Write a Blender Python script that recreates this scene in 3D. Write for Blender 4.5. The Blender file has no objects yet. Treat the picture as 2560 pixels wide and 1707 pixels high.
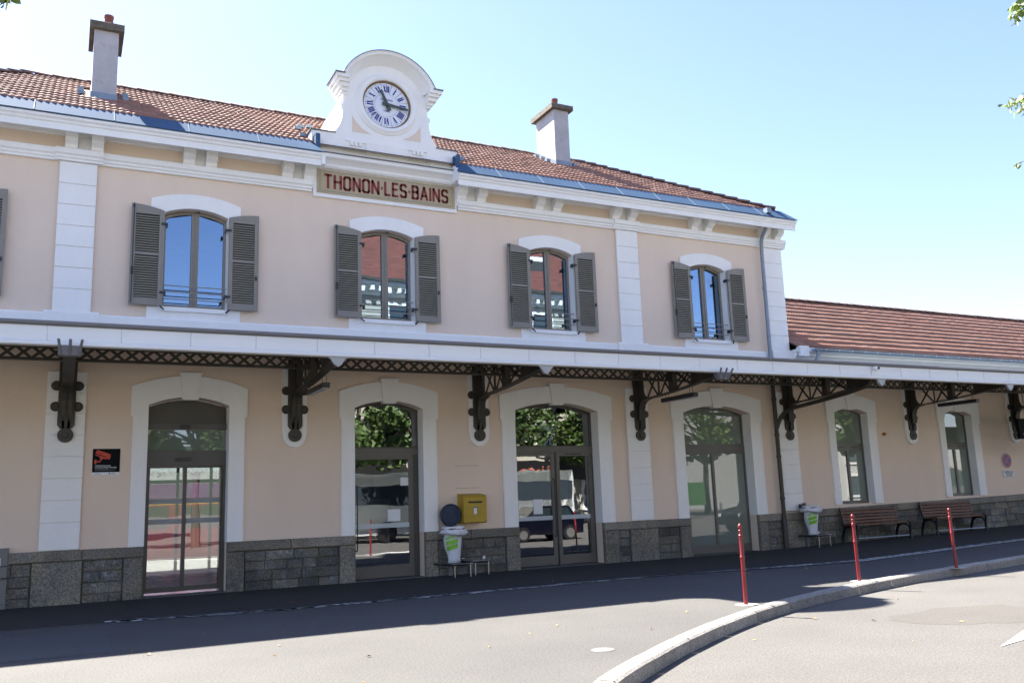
import bpy, math, random
from mathutils import Matrix, Vector, noise
from mathutils.geometry import tessellate_polygon
random.seed(7)
PI = math.pi
sc = bpy.context.scene
col = sc.collection

# ------------------------------------------------------------------ camera
CAM = Vector((0, -19, 1.634))
yaw, pitch, roll = math.radians(26.9967), math.radians(10.0676), math.radians(-2.0449)
cy, sy, cp, sp = math.cos(yaw), math.sin(yaw), math.cos(pitch), math.sin(pitch)
fw = Vector((sy*cp, cy*cp, sp)); rt = Vector((cy, -sy, 0)); up = rt.cross(fw)
r2 = math.cos(roll)*rt + math.sin(roll)*up; u2 = -math.sin(roll)*rt + math.cos(roll)*up
cam = bpy.data.cameras.new('camera'); co = bpy.data.objects.new('camera', cam); col.objects.link(co)
cam.sensor_width = 36; cam.lens = 31.124; cam.clip_start = 0.05; cam.clip_end = 3000
co.matrix_world = Matrix(((r2.x, u2.x, -fw.x, CAM.x), (r2.y, u2.y, -fw.y, CAM.y), (r2.z, u2.z, -fw.z, CAM.z), (0, 0, 0, 1)))
sc.camera = co

# ------------------------------------------------------------------ light
TO_SUN = Vector((-.50, 1, 1.42)).normalized()
elev = math.asin(TO_SUN.z); az = math.atan2(TO_SUN.x, TO_SUN.y)
w = bpy.data.worlds.new('World'); sc.world = w; w.use_nodes = True
nt = w.node_tree; bg = nt.nodes['Background']
sky = nt.nodes.new('ShaderNodeTexSky'); sky.sky_type = 'NISHITA'; sky.sun_disc = False
sky.sun_elevation = elev; sky.sun_rotation = az; sky.altitude = 400; sky.air_density = 1.0; sky.dust_density = .6; sky.ozone_density = 1.4
wb = nt.nodes.new('ShaderNodeVectorMath'); wb.operation = 'MULTIPLY'; wb.inputs[1].default_value = (1.01, .95, 1.07)   # camera white balance of the sky light
nt.links.new(sky.outputs[0], wb.inputs[0]); nt.links.new(wb.outputs[0], bg.inputs[0]); bg.inputs[1].default_value = 0.061
sl = bpy.data.lights.new('sun', 'SUN'); sl.energy = 5.0; sl.angle = math.radians(.53); sl.color = (1, .95, .86)
so = bpy.data.objects.new('sun', sl); col.objects.link(so)
so.rotation_euler = (-TO_SUN).to_track_quat('-Z', 'Y').to_euler(); so.location = TO_SUN*40
vs = sc.view_settings; vs.view_transform = 'Standard'; vs.look = 'None'; vs.gamma = 1; vs.exposure = 2.54
vs.use_curve_mapping = False

# ------------------------------------------------------------------ materials
MATS = {}
def mat(name, c, rough=.7, var=.08, scale=4, bump=0, bscale=60, metal=0, spec=.5, rand=0, fine=0, fscale=180, c2=None, detail=4, spots=None, coat=0, stretch=None):
    if name in MATS: return MATS[name]
    m = bpy.data.materials.new(name); m.use_nodes = True; MATS[name] = m
    n = m.node_tree.nodes; l = m.node_tree.links; b = n['Principled BSDF']
    b.inputs['Roughness'].default_value = rough; b.inputs['Metallic'].default_value = metal
    b.inputs['Specular IOR Level'].default_value = spec
    if coat: b.inputs['Coat Weight'].default_value = coat
    tc = n.new('ShaderNodeNewGeometry'); vec = tc.outputs['Position']
    if stretch:
        mp = n.new('ShaderNodeMapping'); mp.inputs['Scale'].default_value = stretch; l.new(vec, mp.inputs[0]); vec = mp.outputs[0]
    def noi(s, d=4, r=.55):
        t = n.new('ShaderNodeTexNoise'); t.inputs['Scale'].default_value = s; t.inputs['Detail'].default_value = d; t.inputs['Roughness'].default_value = r
        l.new(vec, t.inputs['Vector']); return t
    def mixc(f, a, bb, mode='MIX'):
        x = n.new('ShaderNodeMix'); x.data_type = 'RGBA'; x.blend_type = mode
        for s, v in ((0, f), (6, a), (7, bb)):
            if hasattr(v, 'type') and hasattr(v, 'links'): l.new(v, x.inputs[s])
            else: x.inputs[s].default_value = v if s == 0 else (*v, 1) if len(v) == 3 else v
        return x.outputs[2]
    def ramp(sock, lo, hi, a=0., bb=1.):
        r = n.new('ShaderNodeMapRange'); r.inputs[1].default_value = lo; r.inputs[2].default_value = hi; r.inputs[3].default_value = a; r.inputs[4].default_value = bb
        l.new(sock, r.inputs[0]); return r.outputs[0]
    def vm(sock, f):   # multiply colour by scalar socket
        x = n.new('ShaderNodeVectorMath'); x.operation = 'SCALE'; l.new(sock, x.inputs[0]); l.new(f, x.inputs['Scale']); return x.outputs[0]
    t = noi(scale, detail)
    if c2 is None: base = mixc(0., c, c)
    else: base = mixc(ramp(t.outputs[0], .38, .62), c, c2)
    if var: base = vm(base, ramp(noi(scale*.7+.1, 5, .6).outputs[0], .25, .75, 1-var, 1+var))
    if fine: base = vm(base, ramp(noi(fscale, 2).outputs[0], .36, .64, 1-fine, 1+fine))
    if spots:
        sc_, colr, lo, hi = spots; base = mixc(ramp(noi(sc_, 6, .65).outputs[0], lo, hi), base, colr)
    if rand:
        oi = n.new('ShaderNodeObjectInfo'); base = vm(base, ramp(oi.outputs['Random'], 0, 1, 1-rand, 1+rand))
    l.new(base, b.inputs['Base Color'])
    if bump:
        bp = n.new('ShaderNodeBump'); bp.inputs['Strength'].default_value = bump; bp.inputs['Distance'].default_value = .01
        l.new(noi(bscale, 4).outputs[0], bp.inputs['Height']); l.new(bp.outputs[0], b.inputs['Normal'])
    return m
def emis(name, c): pass
STUCCO = mat('stucco_beige', (.75, .61, .48), .9, .05, .8, .25, 90, fine=.035, fscale=60, stretch=(1.4, 1.4, .45))
WHITE = mat('stucco_white', (.84, .83, .79), .85, .04, 1.6, .12, 70, fine=.02, fscale=40, stretch=(1.5, 1.5, .4))
GRAN = mat('granite', (.17, .162, .14), .85, .34, 2.2, .8, 30, fine=.38, fscale=34, rand=.2, c2=(.20, .178, .13), spots=(26, (.36, .36, .31), .60, .72))
RUB = mat('rubble_stone', (.105, .108, .10), .85, .4, 3, .9, 18, fine=.4, fscale=40, rand=.4, c2=(.14, .125, .095), spots=(7, (.26, .275, .28), .56, .72))
MORT = mat('mortar', (.12, .105, .08), .95, .2, 3, .5, 40)
TILE = mat('clay_tile', (.275, .15, .105), .8, .16, 1.3, .3, 40, rand=.16, fine=.1, c2=(.27, .13, .088), spots=(14, (.12, .09, .07), .64, .8))
TILEJ = mat('clay_tile_field', (.275, .15, .105), .8, .2, 1.9, .3, 40, fine=.2, fscale=9, c2=(.27, .13, .088), spots=(11, (.12, .09, .07), .62, .8))
RIDGE = mat('ridge_tile', (.15, .09, .07), .85, .2, 3, .3, 40, rand=.15)
ZINC = mat('zinc', (.056, .105, .18), .8, .12, 1.6, 0, metal=.0, spec=.08, rand=.04, stretch=(1, 1, .4))
ZPIPE = mat('zinc_pipe', (.22, .26, .30), .45, .15, 4, 0, metal=.4)
GUT = mat('gutter_grey', (.15, .148, .148), .5, .05, 2)
IRON = mat('canopy_iron', (.046, .040, .030), .55, .2, 5, .1, 80)
DECK = mat('canopy_deck', (.07, .058, .04), .8, .1, 5)
PANEL = mat('fascia_white', (.74, .76, .75), .45, .03, 1)
SHUT = mat('shutter_paint', (.235, .215, .178), .55, .05, 4)
FRAME = mat('frame_bronze', (.12, .11, .092), .45, .06, 3)
FRAMED = mat('frame_dark', (.065, .06, .05), .4, .06, 3)
BLACK = mat('black_metal', (.012, .012, .014), .4, .05)
STEEL = mat('brushed_steel', (.55, .55, .54), .3, .05, metal=.9)
RED = mat('bollard_red', (.20, .014, .017), .38, .16, 9, coat=.12)
CONC = mat('kerb_concrete', (.27, .25, .22), .9, .2, 3, .5, 60, rand=.13, fine=.35, fscale=45, spots=(7, (.16, .15, .13), .6, .8))
CHIM = mat('chimney_render', (.43, .415, .42), .95, .16, 2.5, .9, 18, fine=.05, spots=(3, (.33, .31, .29), .56, .75))
CAPS = mat('chimney_cap', (.13, .11, .085), .95, .35, 6, .8, 30, fine=.3, fscale=40)
TERRA = mat('terracotta', (.20, .06, .04), .8, .12, 4)
WOOD = mat('bench_wood', (.15, .065, .028), .6, .3, 6, .2, 60, rand=.2, stretch=(1, 6, 6))
YEL = mat('postbox_yellow', (.42, .275, .02), .5, .14, 5, .1, 40)
NAVY = mat('bin_lid_blue', (.022, .034, .062), .7, .3, 18)
BAG = mat('bag_plastic', (.66, .68, .72), .4, .06, 9, .3, 14)
GREEN = mat('bag_green', (.22, .52, .04), .5, .2, 20)
SIGNB = mat('sign_mosaic', (.43, .345, .22), .75, .07, 4, .2, 120, fine=.12, fscale=130)
SIGNR = mat('sign_letter', (.20, .035, .025), .7, .14, 12, fine=.2, fscale=120)
SIGNG = mat('sign_line', (.24, .27, .20), .7, .1, 6)
ENAM = mat('enamel_white', (.72, .75, .80), .25, .03, 3)
BLUE = mat('enamel_blue', (.012, .009, .17), .3, .05)
BRASS = mat('clock_brass', (.22, .13, .055), .5, .2, 10, metal=.3)
HAND = mat('clock_hand', (.055, .075, .065), .55, .15, 12)
INT = mat('interior_wall', (.16, .15, .14), .9, .1)
INTL = mat('lobby_wall', (.40, .38, .35), .8, .05)
INTF = mat('lobby_floor', (.10, .10, .12), .25, .1, 3)
LEAF = mat('leaf', (.04, .075, .014), .6, .3, 1.2, rand=.1, c2=(.06, .10, .02))
BRACT = mat('linden_bract', (.42, .47, .14), .6, .15, 3)
BARK = mat('bark', (.05, .042, .034), .9, .3, 6, .8, 20)
WPAINT = mat('road_paint', (.72, .72, .70), .8, .15, 6, .3, 60)
PRED = mat('print_red', (.55, .045, .02), .5, 0)
PBLK = mat('print_black', (.006, .0065, .008), .8, 0, spec=.15)
PWHT = mat('print_white', (.70, .72, .72), .5, 0)
PBLU = mat('print_blue', (.03, .06, .30), .5, 0)
PGRY = mat('print_grey', (.25, .27, .27), .5, 0)

def asphalt(name, base, specks, strip=False):
    m = mat(name, base, .9, .16, .5, .8, 90, fine=.30, fscale=42, detail=6, spots=(85, specks, .58, .70))
    return m
ASP_ROAD = asphalt('road_asphalt', (.078, .073, .068), (.16, .152, .14))
ASP_WALK = asphalt('pavement_asphalt', (.059, .056, .053), (.105, .10, .093))
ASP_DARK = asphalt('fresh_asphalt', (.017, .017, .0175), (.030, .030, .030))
ASP_OLD = asphalt('old_asphalt', (.058, .059, .062), (.11, .11, .108))
ASP_STRIP = asphalt('worn_strip', (.12, .12, .115), (.30, .29, .28))

def glass(name, tint=(.75, .78, .77), refl=.30, fres=1.5, gcol=(.97, .98, 1)):
    m = bpy.data.materials.new(name); m.use_nodes = True; n = m.node_tree.nodes; l = m.node_tree.links
    n.remove(n['Principled BSDF']); out = n['Material Output']
    tr = n.new('ShaderNodeBsdfTransparent'); tr.inputs[0].default_value = (*tint, 1)
    gl = n.new('ShaderNodeBsdfGlossy'); gl.inputs['Roughness'].default_value = 0; gl.inputs['Color'].default_value = (*gcol, 1)
    fr = n.new('ShaderNodeFresnel'); fr.inputs[0].default_value = fres
    ad = n.new('ShaderNodeMath'); ad.operation = 'ADD'; ad.inputs[1].default_value = refl; ad.use_clamp = True; l.new(fr.outputs[0], ad.inputs[0])
    # slight waviness of the panes
    g = n.new('ShaderNodeNewGeometry'); t = n.new('ShaderNodeTexNoise'); t.inputs['Scale'].default_value = 1.6; t.inputs['Detail'].default_value = 1; l.new(g.outputs['Position'], t.inputs['Vector'])
    bp = n.new('ShaderNodeBump'); bp.inputs['Strength'].default_value = .05; bp.inputs['Distance'].default_value = .02; l.new(t.outputs[0], bp.inputs['Height']); l.new(bp.outputs[0], gl.inputs['Normal'])
    mx = n.new('ShaderNodeMixShader'); l.new(ad.outputs[0], mx.inputs[0]); l.new(tr.outputs[0], mx.inputs[1]); l.new(gl.outputs[0], mx.inputs[2]); l.new(mx.outputs[0], out.inputs[0])
    return m
GLU = glass('window_glass', (.45, .5, .5), .24, 1.5, (.62, .80, 1.0))
GLD = glass('door_glass', (.50, .53, .53), .19)
def frosted(name, c, refl):
    m = bpy.data.materials.new(name); m.use_nodes = True; n = m.node_tree.nodes; l = m.node_tree.links
    b = n['Principled BSDF']; b.inputs['Base Color'].default_value = (*c, 1); b.inputs['Roughness'].default_value = .8
    gl = n.new('ShaderNodeBsdfGlossy'); gl.inputs['Roughness'].default_value = .015
    fr = n.new('ShaderNodeFresnel'); fr.inputs[0].default_value = 1.5
    ad = n.new('ShaderNodeMath'); ad.operation = 'ADD'; ad.inputs[1].default_value = refl; l.new(fr.outputs[0], ad.inputs[0])
    mx = n.new('ShaderNodeMixShader'); l.new(ad.outputs[0], mx.inputs[0]); l.new(b.outputs[0], mx.inputs[1]); l.new(gl.outputs[0], mx.inputs[2]); l.new(mx.outputs[0], n['Material Output'].inputs[0])
    return m
FROST = frosted('frosted_glass', (.15, .19, .15), .12)
FROSTB = frosted('frosted_band', (.50, .55, .56), .05)

# ------------------------------------------------------------------ mesh helpers
class MB:
    def __init__(s): s.v = []; s.f = []
    def add(s, vs, fs):
        o = len(s.v); s.v += [tuple(a) for a in vs]; s.f += [tuple(i+o for i in f) for f in fs]; return s
    def box(s, x0, x1, y0, y1, z0, z1):
        return s.add([(x0,y0,z0),(x1,y0,z0),(x1,y1,z0),(x0,y1,z0),(x0,y0,z1),(x1,y0,z1),(x1,y1,z1),(x0,y1,z1)],
                     [(0,3,2,1),(4,5,6,7),(0,1,5,4),(1,2,6,5),(2,3,7,6),(3,0,4,7)])
    def bev(s, x0, x1, y0, y1, z0, z1, b=.01, j=0, rnd=random):
        # block with chamfered front (-y) edges and slight unevenness
        J = lambda: rnd.uniform(-j, j)
        a = [(x0,y1,z0),(x1,y1,z0),(x1,y1,z1),(x0,y1,z1)]
        m = [(x0,y0+b,z0),(x1,y0+b,z0),(x1,y0+b,z1),(x0,y0+b,z1)]
        f = [(x0+b,y0+J(),z0+b),(x1-b,y0+J(),z0+b),(x1-b,y0+J(),z1-b),(x0+b,y0+J(),z1-b)]
        F = [(8,9,10),(8,10,11)] if j else [(8,9,10,11)]
        for i in range(4):
            k = (i+1) % 4; F += [(i, k, 4+k, 4+i), (4+i, 4+k, 8+k, 8+i)]
        return s.add(a+m+f, F)
    def prism_x(s, prof, x0, x1, cap=True):      # closed profile of (y,z), extruded along x
        n = len(prof); vs = [(x0, y, z) for y, z in prof]+[(x1, y, z) for y, z in prof]
        fs = [(i, (i+1) % n, n+(i+1) % n, n+i) for i in range(n)]
        s.add(vs, fs)
        if cap:
            for x in (x0, x1):
                t = tessellate_polygon([[Vector((y, z, 0)) for y, z in prof]]); s.add([(x, y, z) for y, z in prof], t)
        return s
    def prism_y(s, prof, y0, y1, holes=(), back=True, sides=True):   # profile of (x,z), extruded along y
        loops = [prof]+list(holes)
        flat = [p for L in loops for p in L]
        t = tessellate_polygon([[Vector((x, z, 0)) for x, z in L] for L in loops])
        s.add([(x, y0, z) for x, z in flat], t)
        if back: s.add([(x, y1, z) for x, z in flat], t)
        if sides:
            for L in loops:
                n = len(L); s.add([(x, y0, z) for x, z in L]+[(x, y1, z) for x, z in L], [(i, (i+1) % n, n+(i+1) % n, n+i) for i in range(n)])
        return s
    def prism_z(s, prof, z0, z1):
        t = tessellate_polygon([[Vector((x, y, 0)) for x, y in prof]]); n = len(prof)
        for z in (z0, z1): s.add([(x, y, z) for x, y in prof], t)
        return s.add([(x, y, z0) for x, y in prof]+[(x, y, z1) for x, y in prof], [(i, (i+1) % n, n+(i+1) % n, n+i) for i in range(n)])
    def bar(s, a, b, w, h=None, upv=(0, 0, 1)):
        a, b = Vector(a), Vector(b); d = (b-a).normalized(); h = h or w
        u = Vector(upv); sd = d.cross(u)
        if sd.length < 1e-4: sd = d.cross(Vector((1, 0, 0)))
        sd.normalize(); u = sd.cross(d)
        vs = [p+sd*sx*w/2+u*sz*h/2 for p in (a, b) for sx, sz in ((-1,-1),(1,-1),(1,1),(-1,1))]
        return s.add(vs, [(0,1,2,3),(7,6,5,4),(0,4,5,1),(1,5,6,2),(2,6,7,3),(3,7,4,0)])
    def tube(s, pts, r, n=8, cap=True):
        pts = [Vector(p) for p in pts]; rings = []; prev = None
        for i, p in enumerate(pts):
            d = (pts[min(i+1, len(pts)-1)]-pts[max(i-1, 0)]).normalized()
            if prev is None:
                a = d.cross(Vector((0, 0, 1)));
                if a.length < .05: a = d.cross(Vector((1, 0, 0)))
                a.normalize()
            else: a = (prev-d*prev.dot(d)).normalized()
            prev = a; b = d.cross(a); rr = r[i] if isinstance(r, (list, tuple)) else r
            rings.append([p+a*math.cos(2*PI*k/n)*rr+b*math.sin(2*PI*k/n)*rr for k in range(n)])
        o = [v for R in rings for v in R]; fs = []
        for i in range(len(pts)-1):
            for k in range(n): fs.append((i*n+k, i*n+(k+1) % n, (i+1)*n+(k+1) % n, (i+1)*n+k))
        if cap: fs += [tuple(range(n)), tuple(range((len(pts)-1)*n, len(pts)*n))]
        return s.add(o, fs)
    def lathe(s, prof, c=(0, 0, 0), n=16, axis='z'):       # prof (r,h)
        vs = []
        for r, h in prof:
            for k in range(n):
                a = 2*PI*k/n; x, y = r*math.cos(a), r*math.sin(a)
                vs.append((c[0]+x, c[1]+y, c[2]+h) if axis == 'z' else (c[0]+x, c[1]+h, c[2]+y))
        fs = [(i*n+k, i*n+(k+1) % n, (i+1)*n+(k+1) % n, (i+1)*n+k) for i in range(len(prof)-1) for k in range(n)]
        if prof[0][0] > 1e-5: fs.append(tuple(range(n)))
        if prof[-1][0] > 1e-5: fs.append(tuple(range((len(prof)-1)*n, len(prof)*n)))
        return s.add(vs, fs)
    def mesh(s, name):
        m = bpy.data.meshes.new(name); m.from_pydata(s.v, [], s.f); m.validate(clean_customdata=False)
        import bmesh
        b = bmesh.new(); b.from_mesh(m); bmesh.ops.remove_doubles(b, verts=b.verts, dist=1e-5); bmesh.ops.recalc_face_normals(b, faces=b.faces); b.to_mesh(m); b.free()
        return m
    def split(s, name, m, parent=None, **kw):
        par = list(range(len(s.v)))
        def find(a):
            while par[a] != a: par[a] = par[par[a]]; a = par[a]
            return a
        for f in s.f:
            for a in f[1:]: par[find(a)] = find(f[0])
        G = {}
        for f in s.f: G.setdefault(find(f[0]), []).append(f)
        out = []
        for fs in G.values():
            ids = sorted({i for f in fs for i in f}); mp = {i: k for k, i in enumerate(ids)}; q = MB(); q.v = [s.v[i] for i in ids]; q.f = [tuple(mp[i] for i in f) for f in fs]
            out.append(q.build(name, m, parent, **kw))
        return out
    def build(s, name, m, parent=None, smooth=False, **kw):
        me = s.mesh(name); me.materials.append(m)
        if smooth:
            for p in me.polygons: p.use_smooth = True
            try: me.set_sharp_from_angle(angle=math.radians(35))
            except Exception: pass
        return link(name, me, parent, **kw)
def link(name, me, parent=None, loc=None, rot=None, label=None, cat=None, group=None, kind=None, mw=None):
    o = bpy.data.objects.new(name, me); col.objects.link(o)
    if mw is not None: o.matrix_world = mw
    else:
        if loc is not None: o.location = loc
        if rot is not None: o.rotation_euler = rot
    if parent is not None:
        o.parent = parent; o.matrix_parent_inverse = PINV[parent.name]
    tag(o, label, cat, group, kind)
    PINV[o.name] = (PINV[parent.name] if parent is not None else Matrix()) if False else world_inv(o, parent)
    return o
PINV = {}
WM = {}
def world_inv(o, parent):
    loc = Matrix.LocRotScale(o.location, o.rotation_euler, o.scale)
    WM[o.name] = loc      # helper convention: local values ARE world values (parent inverse cancels the parent)
    return loc.inverted()
def tag(o, label=None, cat=None, group=None, kind=None):
    for k, v in (('label', label), ('category', cat), ('group', group), ('kind', kind)):
        if v: o[k] = v
def thing(name, loc, label, cat, group=None, rz=0):
    o = bpy.data.objects.new(name, None); col.objects.link(o); o.empty_display_size = .2
    o.location = loc; o.rotation_euler = (0, 0, rz); tag(o, label, cat, group)
    world_inv(o, None); PINV[o.name] = WM[o.name].inverted(); return o
def copy_tree(o, parent=None, loc=None, rz=None, label=None):
    c = o.copy(); col.objects.link(c); c.parent = parent
    if parent is not None: c.matrix_parent_inverse = o.matrix_parent_inverse.copy()
    if loc is not None: c.location = loc
    if rz is not None: c.rotation_euler = (0, 0, rz)
    if label: c['label'] = label
    for ch in [x for x in list(o.children)]: copy_tree(ch, c)
    return c
def smooth_mesh(me):
    for p in me.polygons: p.use_smooth = True
def text(name, body, m, parent, size, x, z, y, width=None, ext=.002, align='LEFT', rotz=0, bold=0, **kw):
    cu = bpy.data.curves.new(name, 'FONT'); cu.body = body; cu.size = size; cu.align_x = align; cu.extrude = ext; cu.offset = bold; cu.resolution_u = 2
    t = bpy.data.objects.new('tmp', cu); col.objects.link(t); bpy.context.view_layer.update()
    me = bpy.data.meshes.new_from_object(t); sx = 1
    if width:
        xs = [v.co.x for v in me.vertices]; sx = width/(max(xs)-min(xs))
    for v in me.vertices: v.co.x *= sx
    bpy.data.objects.remove(t); bpy.data.curves.remove(cu)
    me.materials.clear(); me.materials.append(m)
    return link(name, me, parent, loc=(x, y, z), rot=(PI/2, 0, rotz), **kw)
def arc(cx, cz, R, a0, a1, n):
    return [(cx+R*math.cos(math.radians(a0+(a1-a0)*i/n)), cz+R*math.sin(math.radians(a0+(a1-a0)*i/n))) for i in range(n+1)]
def seg(x0, x1, zs, zc, n=12):       # segmental arch from (x1,zs) over crown zc to (x0,zs), right to left
    h = (x1-x0)/2; s = zc-zs; R = (h*h+s*s)/(2*s); c = zc-R; cx = (x0+x1)/2; a = math.degrees(math.atan2(zs-c, h))
    return arc(cx, c, R, a, 180-a, n)
def gz(x): return .018*max(0, min(x-16, 22))

# ------------------------------------------------------------------ the setting: ground, road, pavement, kerb
KERB = [(2.0,-70),(2.0,-30),(2.05,-20),(2.2,-17),(2.55,-14.8),(3.2,-13.2),(4.28,-11.92),(5.72,-10.78),(6.69,-10.12),(7.81,-9.43),(8.97,-8.82),(10.3,-8.25),(11.59,-7.8),(12.96,-7.38),(14.5,-6.98),(16.08,-6.68),(18.2,-6.42),(21,-6.2),(26,-6.0),(40,-5.8),(80,-5.8)]
def resample(P, step):
    out = [P[0]]; acc = 0
    # Catmull-Rom densify
    Q = []
    for i in range(len(P)-1):
        p0, p1, p2, p3 = (Vector(P[max(i-1, 0)]), Vector(P[i]), Vector(P[i+1]), Vector(P[min(i+2, len(P)-1)]))
        for k in range(12):
            t = k/12; Q.append(.5*((2*p1)+(p2-p0)*t+(2*p0-5*p1+4*p2-p3)*t*t+(3*p1-p0-3*p2+p3)*t**3))
    Q.append(Vector(P[-1])); out = [Q[0]]; last = Q[0]; d = 0
    for a, b in zip(Q, Q[1:]):
        L = (b-a).length
        while d+L >= step:
            t = (step-d)/L; a = a+(b-a)*t; out.append(a); L = (b-a).length; d = 0
        d += L
    return out
K = resample(KERB, .3125)
def nrm(i):
    t = (K[min(i+1, len(K)-1)]-K[max(i-1, 0)]).normalized(); return Vector((t.y, -t.x))
KO = [K[i]+nrm(i)*.20 for i in range(len(K))]
# ground sheet with the road surface
b = MB(); xs = [-400, -60, -10, 16, 22, 28, 38, 60, 400]; ys = [-400, -60, -20, 0, 12, 60, 400]
b.add([(x, y, -.145+gz(x)) for y in ys for x in xs], [(j*9+i, j*9+i+1, (j+1)*9+i+1, (j+1)*9+i) for j in range(6) for i in range(8)])
b.build('road', ASP_ROAD, kind='structure')
# pavement: strips from kerb line to the wall
b = MB()
vs = []; fs = []
for i, p in enumerate(K):
    if p.x < 3.3 and p.y < -13: tgt = (-60, p.y)
    else: tgt = (p.x, .3)
    if tgt[0] != -60 and not fs and not vs: pass
    vs += [(p.x, p.y, gz(p.x)), (tgt[0], tgt[1], gz(tgt[0]))]
fi = [i for i, p in enumerate(K) if not (p.x < 3.3 and p.y < -13)][0]
P2 = [(p.x, p.y) for p in K]
for i in range(len(K)-1):
    if i+1 < fi or i >= fi: fs.append((2*i, 2*i+2, 2*i+3, 2*i+1))
vs += [(-60, K[fi-1].y, 0), (-60, .3, 0)]; n = len(vs)
fs.append((2*(fi-1), 2*fi, 2*fi+1, n-1, n-2))
b.add(vs, fs); b.build('pavement', ASP_WALK, kind='structure')
# fresh dark asphalt beside the wall, worn strip, old patch
def strip(name, A, B, dz, m):
    n = len(A); q = MB()
    q.add([(x, y, gz(x)+dz) for x, y in A]+[(x, y, gz(x)+dz) for x, y in B], [(i, i+1, n+i+1, n+i) for i in range(n-1)])
    return q.build(name, m, kind='structure')
LN = [(-8,-3.5),(.9,-3.62),(2.3,-3.86),(3.66,-4.0),(5.98,-3.95),(8.7,-3.8),(10.8,-3.78),(13.5,-4.0),(16,-4.1),(18,-3.95),(22,-3.6),(30,-3.1),(45,-2.6)]
LNd = []
for a, c in zip(LN, LN[1:]):
    for k in range(14): t = k/14; LNd.append((a[0]+(c[0]-a[0])*t, a[1]+(c[1]-a[1])*t))
jit = lambda x, s=.03, f=3: s*noise.noise(Vector((x*f, 1.3, .2)))
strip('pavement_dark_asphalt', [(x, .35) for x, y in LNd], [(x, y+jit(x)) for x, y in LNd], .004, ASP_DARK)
S2 = [(x, y) for x, y in LNd if x > 10]
strip('pavement_worn_strip', [(x, y+.02+jit(x)) for x, y in S2], [(x, y-.05-.30*min(1, (x-10)/5)+jit(x, .05, 5)) for x, y in S2], .008, ASP_STRIP)
strip('pavement_old_patch', [(-8,-4.6),(-3,-4.55),(.66,-4.6)], [(-8,-7.0),(-3,-6.95),(.64,-6.9)], .004, ASP_OLD)
# worn white line: broken paint flecks along the strip
q = MB(); rl = random.Random(3)
for x, y in [(a[0]+(c[0]-a[0])*t/9, a[1]+(c[1]-a[1])*t/9) for a, c in zip(LNd, LNd[1:]) for t in range(9)]:
    if x < .75 or x > 34: continue
    dens = .9 if x < 1.1 else .7+.6*noise.noise(Vector((x*1.1, 0, 0)))+.25*min(1, max(0, (x-4)/5))
    if rl.random() < dens:
        wd = .045+.06*rl.random() if x > 1.15 else .15; L = .08+.11*rl.random(); yy = y-.03-(.26*min(1, max(0, x-10)/5) if rl.random() < .8 else .1)+rl.uniform(-.03, .03)
        pts = [(x+L*u, yy+wd*v/2) for u, v in ((-.5,-.6),(0,-1),(.6,-.4),(.5,.7),(0,1),(-.6,.5))]
        q.add([(px, py, gz(px)+.013) for px, py in pts], [(0,1,2,3,4,5)])
q.build('pavement_line_flecks', WPAINT, kind='structure')
# kerb stones
kr = thing('kerb', (8.97, -8.82, 0), None, None); kr['kind'] = 'structure'
big = 0
q2 = MB()
for i in range(0, len(K)-4, 4):
    inview = 3.5 < K[i].x < 26
    q = MB(); n = 5; prof = [(0, -.02), (0, .006), (.015, .014), (.17, .010), (.20, -.012), (.205, -.16)]
    vs = []; rr = random.Random(i); g0 = rr.uniform(-.004, .004)
    for k in range(n):
        p = K[i+k]; nn = nrm(i+k); t = (K[min(i+k+1, len(K)-1)]-K[max(i+k-1, 0)]).normalized()
        sh = .009 if k == 0 else -.009 if k == n-1 else 0
        for d, h in prof: c = p+nn*d+t*sh; vs.append((c.x, c.y, gz(c.x)+h+g0))
    m_ = len(prof)
    fs = [(k*m_+j, k*m_+j+1, (k+1)*m_+j+1, (k+1)*m_+j) for k in range(n-1) for j in range(m_-1)]+[tuple(range(m_)), tuple(range((n-1)*m_, n*m_))]
    if inview: q.add(vs, fs).build('kerb_stone', CONC, kr)
    else: q2.add(vs, fs)
o = q2.build('kerb_stones_beyond', CONC, kr); o['kind'] = 'stuff'
q = MB(); rp = random.Random(8); q.v = [(11.2+1.25*math.cos(a)*(1+rp.uniform(-.12, .12))*(1+.3*math.sin(a)), -10.6+.75*math.sin(a)*(1+rp.uniform(-.15, .15)), -.1432) for a in [2*PI*k/26 for k in range(26)]]; q.f = [tuple(range(26))]
q.build('road_patch', asphalt('patch_asphalt', (.068, .062, .055), (.13, .12, .11)), kind='structure')
# painted arrow on the road, round covers on the pavement
q = MB(); q.add([(9.27,-12.32,-.137),(10.5,-11.78,-.137),(12,-11.2,-.137),(12,-12.0,-.137),(9.9,-12.19,-.137)], [(0,1,2,3,4)])
ROADARROW = q.build('road_arrow_marking', WPAINT, kind='structure')
o = MB().lathe([(.0, .006), (.12, .006), (.13, 0)], (5.3, -10.5, .002), 20).build('valve_cover', mat('cover_concrete', (.12, .12, .115), .8, .1), label='small round pale cover set in the pavement near the kerb', cat='cover')
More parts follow.
